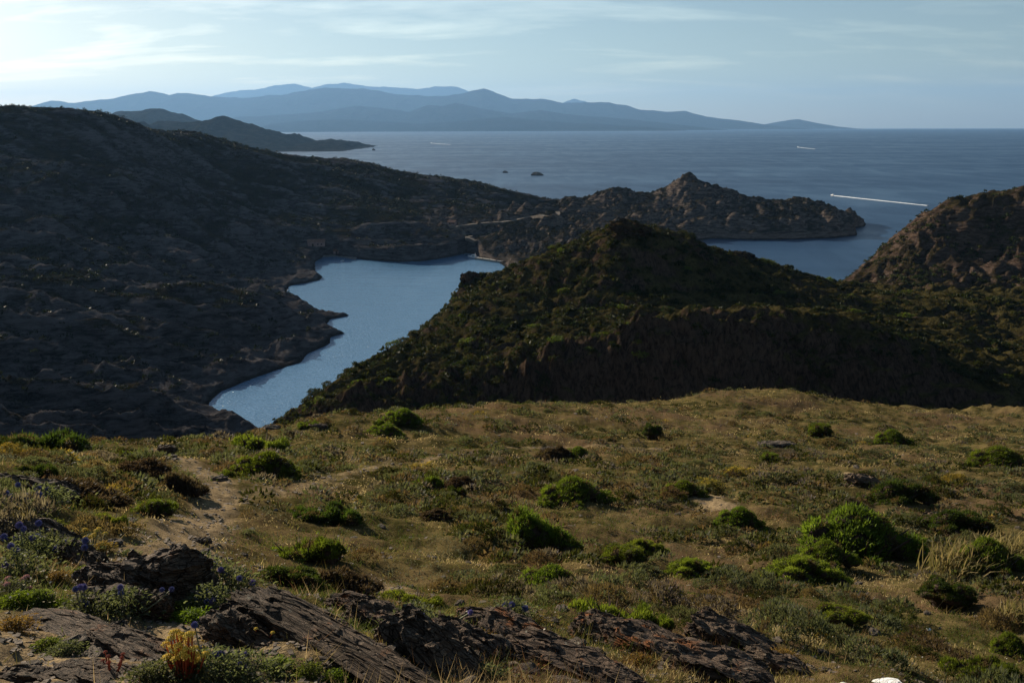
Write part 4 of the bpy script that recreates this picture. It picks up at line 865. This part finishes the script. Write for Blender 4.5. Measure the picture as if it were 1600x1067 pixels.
def leaf_cloud(name, n, rad, hgt, cols, blade, seed):
    p = rng.normal(size=(n, 3)) * [rad * 0.5, rad * 0.5, 0]; p[:, 2] = rng.uniform(0, hgt, n) * np.exp(-(p[:, 0] ** 2 + p[:, 1] ** 2) / rad ** 2)
    d = p * [1, 1, 0] / rad + rng.normal(size=(n, 3)) * 0.7 + [0, 0, 0.3]; w_ = rng.uniform(size=(n, 1)); c = np.array(cols[0]) * (1 - w_) + np.array(cols[1]) * w_
    v, f, cc = blades(p, d, rng.uniform(0.6, 1.3, n) * blade, rng.uniform(0.6, 1.2, n) * blade * 0.35, c, 0.6, True); return mesh_np(name, v, f, M['leaf'], False, cc)
GREY = ((0.04, 0.048, 0.026), (0.11, 0.12, 0.075))
TF = [leaf_cloud('foliage', 900, 0.2, 0.22, GREY, 0.036, i) for i in range(3)]
TH = [ # clump base pixel, flower-head pixels, label
 ((25,808), [(10,770),(18,777),(40,775),(60,772),(30,790)], 'globe thistle clump high on the left edge below the rim bush'),
 ((72,792), [(60,764),(74,766),(73,774),(28,757)], 'globe thistle clump beside the dark twiggy bush at left'),
 ((40,872), [(6,838),(8,842),(30,820),(36,826),(25,840),(50,840)], 'globe thistle clump in front of the dark tilted slabs'),
 ((30,900), [(17,853),(26,860),(8,882)], 'globe thistle with low heads at the left edge'),
 ((70,868), [(58,838),(60,842),(60,817),(71,847),(66,841)], 'globe thistle clump leaning on the tilted slab at left'),
 ((105,880), [(90,853),(100,848),(132,855),(133,844),(88,858)], 'globe thistle clump between the tilted slab and the boulder'),
 ((135,968), [(125,917),(131,917),(129,935),(134,943),(118,920)], 'globe thistle clump below the rust-stained rock'),
 ((195,960), [(188,917),(189,926),(253,921),(268,920)], 'globe thistle at the foot of the blocky upright rock'),
 ((320,905), [(292,884),(308,876),(336,892),(327,884),(300,890)], 'globe thistle clump right of the large boulder'),
 ((365,925), [(352,895),(374,903),(380,904),(345,890),(395,915)], 'globe thistle clump in front of the dark spreading juniper'),
 ((330,955), [(323,925),(324,939),(331,938),(310,935)], 'globe thistle clump on top of the grey bedded slab'),
 ((330,1062), [(304,976),(312,1012),(337,1021),(346,1021)], 'globe thistle right beside the yellow flower clump'),
 ((385,1066), [(374,1038),(386,1043),(381,1044)], 'globe thistle lowest in the photo under the longest slab'),
 ((800,970), [(742,958),(790,946),(800,944),(776,950),(820,950)], 'globe thistle clump above the lichened slabs'),
 ((650,985), [(632,968),(660,972),(640,975),(735,956)], 'globe thistle clump below the bright green patch')]
tp = hit([q[0] for q in TH])
for i, ((b_, heads, lab), c) in enumerate(zip(TH, tp)):
    e = bpy.data.objects.new('globe_thistle', None); COL.objects.link(e); e.location = c; tag(e, lab, 'thistle', 'globe thistles among the foreground rocks')
    dist = c[1]; sc_ = 0.35 + dist / 9
    link('foliage', TF[i % 3], e, rot=(0, 0, i), scale=(sc_, sc_, sc_))
    for j, hd_ in enumerate(heads):
        q = P(*[np.array(float(v_)) for v_ in (hd_[0], hd_[1], dist + random.uniform(-0.12, 0.12))]) - c
        q[2] = max(q[2], 0.08); rad = 7.0 / F * dist * random.uniform(0.75, 1.1)
        mb = MB(); mb.tube([(q[0] * 0.3, q[1] * 0.3, 0), (q[0] * 0.7, q[1] * 0.7, q[2] * 0.5), (q[0], q[1], q[2])], [0.006 * sc_, 0.005 * sc_, 0.004 * sc_], 4)
        st = mb.build('stem', M['stalk'], e); link('flower_head', HEADM, st, loc=tuple(q), scale=(rad, rad, rad), rot=(j, j * 2, 0))
def umbel(name, base, heads, hmat, smat, hr, lab, cat, leaf=None, dome=True, grp=None):
    c = hit([base])[0]; e = bpy.data.objects.new(name, None); COL.objects.link(e); e.location = c; tag(e, lab, cat, grp)
    k = c[1] / F
    for (dx, dy) in heads:
        q = P(*[np.array(float(v_)) for v_ in (base[0] + dx, base[1] - dy, c[1] + random.uniform(-0.1, 0.1))]) - c; mb = MB()
        mb.tube([(q[0] * .4, q[1] * .4, 0), (q[0] * .8, q[1] * .8, q[2] * .6), tuple(q)], [0.005, 0.004, 0.003], 5); st = mb.build('stem', smat, e)
        m2 = MB(); r0 = hr * k
        for j in range(16):
            a = j * 2.4; rr_ = r0 * math.sqrt(j / 16); ctr = Vector(q) + Vector((rr_ * math.cos(a), rr_ * math.sin(a), r0 * 0.5 * (1 - (rr_ / r0) ** 2))); s_ = r0 * 0.3
            m2.add([ctr + Vector(d) * s_ for d in ((1, 0, 0), (0, 1, 0), (-1, 0, 0), (0, -1, 0), (0, 0, 1), (0, 0, -1))], [(0, 1, 4), (1, 2, 4), (2, 3, 4), (3, 0, 4), (1, 0, 5), (2, 1, 5), (3, 2, 5), (0, 3, 5)])
        m2.build('flower_head', hmat, st)
    if leaf: link('foliage', leaf, e, scale=(0.7, 0.7, 0.6))
rnd = random.Random(5)
umbel('stonecrop_plant', (285, 1058), [(rnd.gauss(0, 15), 26 + abs(rnd.gauss(0, 18))) for _ in range(46)], M['yellow'], M['redstem'], 8, 'dense yellow stonecrop clump with red stems at the lower left', 'flowering plant', TF[0])
umbel('stonecrop_plant', (145, 850), [(rnd.uniform(-14, 20), rnd.uniform(8, 24)) for _ in range(9)], M['yellow'], M['stalk'], 5, 'small yellow flowering plant behind the large boulder', 'flowering plant', None)
umbel('stonecrop_plant', (20, 930), [(rnd.uniform(-14, 34), rnd.uniform(8, 30)) for _ in range(6)], M['pink'], M['stalk'], 6, 'pink headed flowering plant at the left edge', 'flowering plant', TF[1])
umbel('red_succulent', (170, 1050), [(rnd.uniform(-22, 22), rnd.uniform(8, 32)) for _ in range(9)], M['redstem'], M['redstem'], 4, 'red stemmed succulent on the gravel at the lower left', 'plant', None)
umbel('stonecrop_plant', (400, 1000), [(0, 18), (26, 12), (44, 10), (-24, 16)], M['yellow'], M['redstem'], 4, 'thin yellow stonecrop stems on the longest grey slab', 'flowering plant', None)
HG = ((0.04, 0.055, 0.014), (0.1, 0.12, 0.03)); HERB = [leaf_cloud('herb_foliage', 1000, 0.2, 0.14, c_, 0.042, i) for i, c_ in enumerate((HG, GREY, ((0.05, 0.08, 0.012), (0.11, 0.16, 0.02)), ((0.1, 0.055, 0.025), (0.16, 0.11, 0.04))))]
HP = [(60,940,0),(95,950,2),(140,945,0),(180,940,1),(25,945,2),(100,1020,1),(75,1012,0),(230,1062,1),(300,1050,0),(350,1050,1),(280,960,0),(300,970,2),(440,955,2),(410,950,2),(60,880,1),(20,880,0),(90,905,3),(130,900,0),(200,870,1),(160,860,3),(120,840,1),(700,1040,1),(760,1060,1),(840,980,3),(900,990,3),(980,1000,1),(620,1050,0),(560,1060,0),(480,1055,0),(430,1045,0),(520,1062,2),(640,1000,3),(600,970,0),(560,985,1),(340,1000,3),(20,985,3),(1180,1040,2),(1220,1030,3),(1100,990,2),(30,860,0),(75,825,0),(50,805,1),(700,985,1),(745,1000,3),(1000,1040,3)]
for (px, py, kd), c in zip(HP, hit([q[:2] for q in HP])):
    s_ = random.uniform(0.5, 0.85) * (0.28 + c[1] / 12); o = link('leafy_herb', HERB[kd], loc=(c[0], c[1], c[2]), rot=(0, 0, random.uniform(0, 6)), scale=(s_ * random.uniform(0.9, 1.3), s_, s_))
    tn = ['dull green', 'silver grey', 'fresh green', 'rusty brown'][kd]; tag(o, f"low {tn} leafy herb {'at the left edge by the thistles' if px < 90 else 'around the large boulder' if px < 260 and py < 970 else 'on the gravel at lower left' if px < 280 else 'beside the grey bedded slabs' if px < 680 else 'among the orange lichened slabs'}", 'herb', f"{tn} herbs between the rocks")
# tall bleached grass tussocks at the right
for i, (px, py, wp, hp_, lab) in enumerate([(1500, 892, 90, 60, 'tall bleached grass tussock beside the largest juniper'), (1575, 880, 80, 62, 'tall bleached grass tussock at the right edge'), (1590, 975, 60, 40, 'yellowish grass tussock at the right edge below the dark juniper')]):
    c = hit([(px, py)])[0]; k = math.hypot(c[1], H - c[2]) / F; n = 420; p = np.stack([rng.normal(size=n) * wp * k * 0.25, rng.normal(size=n) * wp * k * 0.2, np.zeros(n)], -1)
    d = np.stack([rng.normal(size=n) * 0.3 + 0.2, rng.normal(size=n) * 0.3, np.ones(n)], -1); w_ = rng.uniform(size=(n, 1)); cc = np.array([0.10, 0.10, 0.03]) * (1 - w_) + np.array([0.30, 0.24, 0.11]) * w_
    v, f, c2 = blades(p, d, rng.uniform(0.5, 1.1, n) * hp_ * k, np.full(n, 0.035), cc, 0.55, True); o = link('grass_tussock', mesh_np('grass_tussock', v, f, M['grass'], False, c2), loc=tuple(c)); tag(o, lab, 'grass', 'tall grass tussocks')

# ------------------------------------------------------------------ the bay: road, huts, jetty and boats
M['track'] = plain('pale_track', (0.12, 0.10, 0.083), 0.95, 0.1, 0.3, 0.25); M['pinkwall'] = plain('pink_plaster', (0.26, 0.17, 0.15), 0.9, 0.1, 0.6, 0.15); M['roof'] = plain('clay_roof', (0.16, 0.09, 0.065), 0.9, 0.1, 1.0, 0.3)
M['boatwhite'] = plain('white_gelcoat', (0.75, 0.75, 0.74), 0.35, 0.5, 0.5, 0.05); M['glass'] = plain('dark_glass', (0.02, 0.025, 0.03), 0.1, 0.5, 1, 0.1); M['concrete'] = plain('grey_concrete', (0.2, 0.19, 0.175), 0.9, 0.2, 0.5, 0.2); M['darkdoor'] = plain('dark_door', (0.03, 0.025, 0.02), 0.8, 0.2, 2, 0.2)
M['foam'] = plain('sea_foam', (0.62, 0.65, 0.68), 0.9, 0.2, 0.25, 0.1); M['beach'] = plain('pebble_beach', (0.16, 0.15, 0.14), 0.95, 0.1, 0.4, 0.3, bump=0.3); M['buoy'] = plain('dark_paint', (0.05, 0.06, 0.07), 0.6, 0.3, 1, 0.1)
def ribbon(name, pts, wd, mat, lift=0.35, n=60):
    h_ = hit(pts, 300, 900, 700)[:, :2]; s_ = np.concatenate([[0], np.cumsum(np.hypot(*np.diff(h_, axis=0).T))]); q = np.linspace(0, s_[-1], n)
    cx = np.interp(q, s_, h_[:, 0]); cy = np.interp(q, s_, h_[:, 1]); tx, ty = np.gradient(cx), np.gradient(cy); L_ = np.hypot(tx, ty) + 1e-9; nx, ny = -ty / L_, tx / L_
    u = np.linspace(-0.5, 0.5, 5); gx = cx[:, None] + nx[:, None] * u * wd; gy = cy[:, None] + ny[:, None] * u * wd
    gz = np.maximum(height(gx, gy).max(1, keepdims=True), 0.5) + lift + 0 * gx; kz = np.ones(5) / 5; gz = np.stack([np.convolve(np.pad(gz[:, j], 2, 'edge'), kz, 'valid') for j in range(5)], 1)
    top = np.stack([gx, gy, gz], -1); sk = top[:, [0, -1]].copy(); sk[..., 2] -= 2.2
    g = np.concatenate([sk[:, :1], top, sk[:, 1:]], 1); m_ = 7; i0 = (np.arange(n - 1)[:, None] * m_ + np.arange(m_ - 1)[None]).ravel()
    tag(link(name, mesh_np(name, g.reshape(-1, 3), np.stack([i0, i0 + 1, i0 + m_ + 1, i0 + m_], -1), mat, False)), kind='structure')
ribbon('road', [(864, 325), (872, 333), (868, 338), (830, 342), (780, 347), (730, 350), (700, 353)], 3.4, M['track'])
ribbon('path', [(700, 353), (712, 359), (724, 365), (736, 370), (729, 378), (736, 386), (744, 392)], 2.6, M['track'])
def house(px, py, wp, hp_, dep_, lab, name, yaw=0.0):
    c = hit([(px, py)], 300, 900, 700)[0]; k = c[1] / F; w_, h_, d_ = wp * k, hp_ * k, dep_; e = bpy.data.objects.new(name, None); COL.objects.link(e); e.location = (c[0], c[1] + d_ / 2, c[2] - 0.3); e.rotation_euler = (0, 0, yaw); tag(e, lab, 'hut')
    a = MB(); a.box((0, 0, h_ * 0.31), (w_, d_, h_ * 0.62)); a.build('wall', M['pinkwall'], e)
    r_ = MB(); e2 = w_ / 2 + 0.3; f2 = d_ / 2 + 0.3; z0, z1 = h_ * 0.62, h_ * 1.0
    r_.add([(-e2, -f2, z0), (e2, -f2, z0), (e2, f2, z0), (-e2, f2, z0), (-e2, 0, z1), (e2, 0, z1)], [(0, 1, 5, 4), (2, 3, 4, 5), (0, 4, 3), (1, 2, 5), (0, 3, 2, 1)]); r_.build('roof', M['roof'], e)
    dr = MB(); dr.box((-w_ * 0.2, -d_ / 2 - 0.03, 1.0), (1.1, 0.1, 2.0)); dr.build('door', M['darkdoor'], e)
    for q in (0.1, 0.32): wi = MB(); wi.box((w_ * q, -d_ / 2 - 0.03, 1.5), (0.9, 0.1, 0.9)); wi.build('window', M['glass'], e)
house(493, 385, 26, 11, 6, 'pinkish hut with a low roof above the small beach', 'beach_hut', 0.15)
house(706, 352, 12, 8, 5, 'small building where the road meets the path', 'roadside_hut', -0.2)
house(529, 396, 16, 7, 4, 'low boat shed right of the hut at the beach head', 'boat_shed', 0.0)
bp = SEA(np.array([500., 508, 525, 542, 556]), np.array([402., 401, 400.5, 403, 406]))
bv = np.concatenate([bp * [1, 1, 0] + [0, -2.5, -0.25], bp * [1, 1, 0] + [0, 5, 0.9], bp * [1, 1, 0] + [0, 16, 2.6]]); bq = [(r_ * 5 + i, r_ * 5 + i + 1, (r_ + 1) * 5 + i + 1, (r_ + 1) * 5 + i) for r_ in range(2) for i in range(4)]
tag(link('beach', mesh_np('beach', bv, bq, M['beach'])), kind='structure')
ja, jb = SEA(np.array([744., 786]), np.array([405., 411])); mid_ = (ja + jb) / 2; jl = np.linalg.norm(jb - ja); je = bpy.data.objects.new('jetty', None); COL.objects.link(je); je.location = (mid_[0], mid_[1], 0); je.rotation_euler = (0, 0, math.atan2(jb[1] - ja[1], jb[0] - ja[0])); tag(je, 'low grey concrete jetty running out beside the moored motorboat', 'jetty')
a = MB(); a.box((0, 0, 0.2), (jl, 3.0, 2.0)); a.build('deck', M['concrete'], je)
for q in (-0.45, -0.2, 0.05, 0.3): a = MB(); a.tube([(jl * q, -1.2, 1.1), (jl * q, -1.2, 1.7)], 0.18, 8); a.build('bollard', M['buoy'], je)
def boat(name, loc, yaw, L, lab, big=True):
    e = bpy.data.objects.new(name, None); COL.objects.link(e); e.location = loc; e.rotation_euler = (0, 0, yaw); tag(e, lab, 'boat'); B = L * 0.3; rings = []
    for t_, w_, lo_, hi_ in ((-0.5, 0.85, 0.0, 0.11), (-0.2, 1.0, -0.02, 0.11), (0.15, 0.92, -0.02, 0.125), (0.36, 0.5, 0.02, 0.145), (0.5, 0.04, 0.1, 0.165)):
        y_ = B / 2 * w_; rings.append([(t_ * L, -y_, hi_ * L), (t_ * L, -y_ * 0.8, lo_ * L + 0.02 * L), (t_ * L, 0, lo_ * L - 0.03 * L), (t_ * L, y_ * 0.8, lo_ * L + 0.02 * L), (t_ * L, y_, hi_ * L)])
    h_ = MB(); h_.loft(rings); h_.build('hull', M['boatwhite'], e)
    c_ = MB(); z0 = 0.11 * L; c_.loft([[(-0.28 * L, -B * .36, z0), (0.2 * L, -B * .3, z0), (0.2 * L, B * .3, z0), (-0.28 * L, B * .36, z0)], [(-0.26 * L, -B * .32, z0 + .13 * L), (0.08 * L, -B * .26, z0 + .13 * L), (0.08 * L, B * .26, z0 + .13 * L), (-0.26 * L, B * .32, z0 + .13 * L)]]); cb = c_.build('cabin', M['boatwhite'], e)
    for sg in (-1, 1): g_ = MB(); g_.box((-0.08 * L, sg * (B * .335 + 0.02), z0 + .07 * L), (0.22 * L, 0.06, .05 * L)); g_.build('window', M['glass'], cb)
    if big:
        f_ = MB(); f_.box((-0.1 * L, 0, z0 + .15 * L), (.3 * L, B * .6, .03 * L)); f_.build('flybridge', M['boatwhite'], e)
        r_ = MB(); r_.tube([(-.2 * L, -B * .25, z0 + .15 * L), (-.22 * L, -B * .25, z0 + .27 * L), (-.22 * L, B * .25, z0 + .27 * L), (-.2 * L, B * .25, z0 + .15 * L)], .012 * L, 6); r_.build('radar_arch', M['boatwhite'], e)
bl = SEA(np.array(739.), np.array(403.)); boat('motorboat', (bl[0], bl[1], 0.15), 2.6, 8.0, 'white motorboat moored at the head of the concrete jetty')
bl = SEA(np.array(535.), np.array(408.)); boat('dinghy', (bl[0], bl[1], 0.0), 0.6, 2.6, 'tiny boat moored off the small beach in the cove', False)
def wake(p0, p1, w0, w1, L, lab_b, lab_w):
    a, b_ = SEA(np.array([p0[0], p1[0]], float), np.array([p0[1], p1[1]], float)); n = 60; t_ = np.linspace(0, 1, n)[:, None]; c = a + (b_ - a) * t_; d = (b_ - a) / np.linalg.norm(b_ - a); nn = np.array([-d[1], d[0], 0])
    drop = -(c[:, 1:2] ** 2 + c[:, 0:1] ** 2) / 2 / RE; w_ = w0 + (w1 - w0) * t_ + 0.3 * w0 * rng.normal(size=(n, 1)) * 0.4; u = np.linspace(-0.5, 0.5, 5)
    g = c[:, None] + nn * (w_[:, None] * u[None, :, None]); g[..., 2] = drop + 0.12 + 0.55 * (1 - (2 * u) ** 2) * (1 - 0.6 * t_) + 0.1 * rng.normal(size=(n, 5)); g[:, [0, -1], 2] = drop - 0.2
    i0 = (np.arange(n - 1)[:, None] * 5 + np.arange(4)[None]).ravel(); tag(link('boat_wake', mesh_np('boat_wake', g.reshape(-1, 3), np.stack([i0, i0 + 1, i0 + 6, i0 + 5], -1), M['foam'])), lab_w, 'wake', 'white wakes on the sea')
    q = a - d * L * 0.4; boat('speedboat', (q[0], q[1], drop[0, 0] + 0.15), math.atan2(-d[1], -d[0]), L, lab_b, False)
wake((1303, 306), (1450, 321.5), 1.6, 5, 6.5, 'speedboat leading the long bright white wake on the right', 'long bright white wake trailing behind the speedboat')
wake((1247, 230), (1274, 233), 4, 7, 12, 'distant boat with a short wake left of the right headland, far out', 'short thin wake far out above the long bright one')
wake((674, 223.5), (704, 226), 4, 7, 12, 'distant boat with a short wake near the far headland', 'short thin wake far out near the far headland')
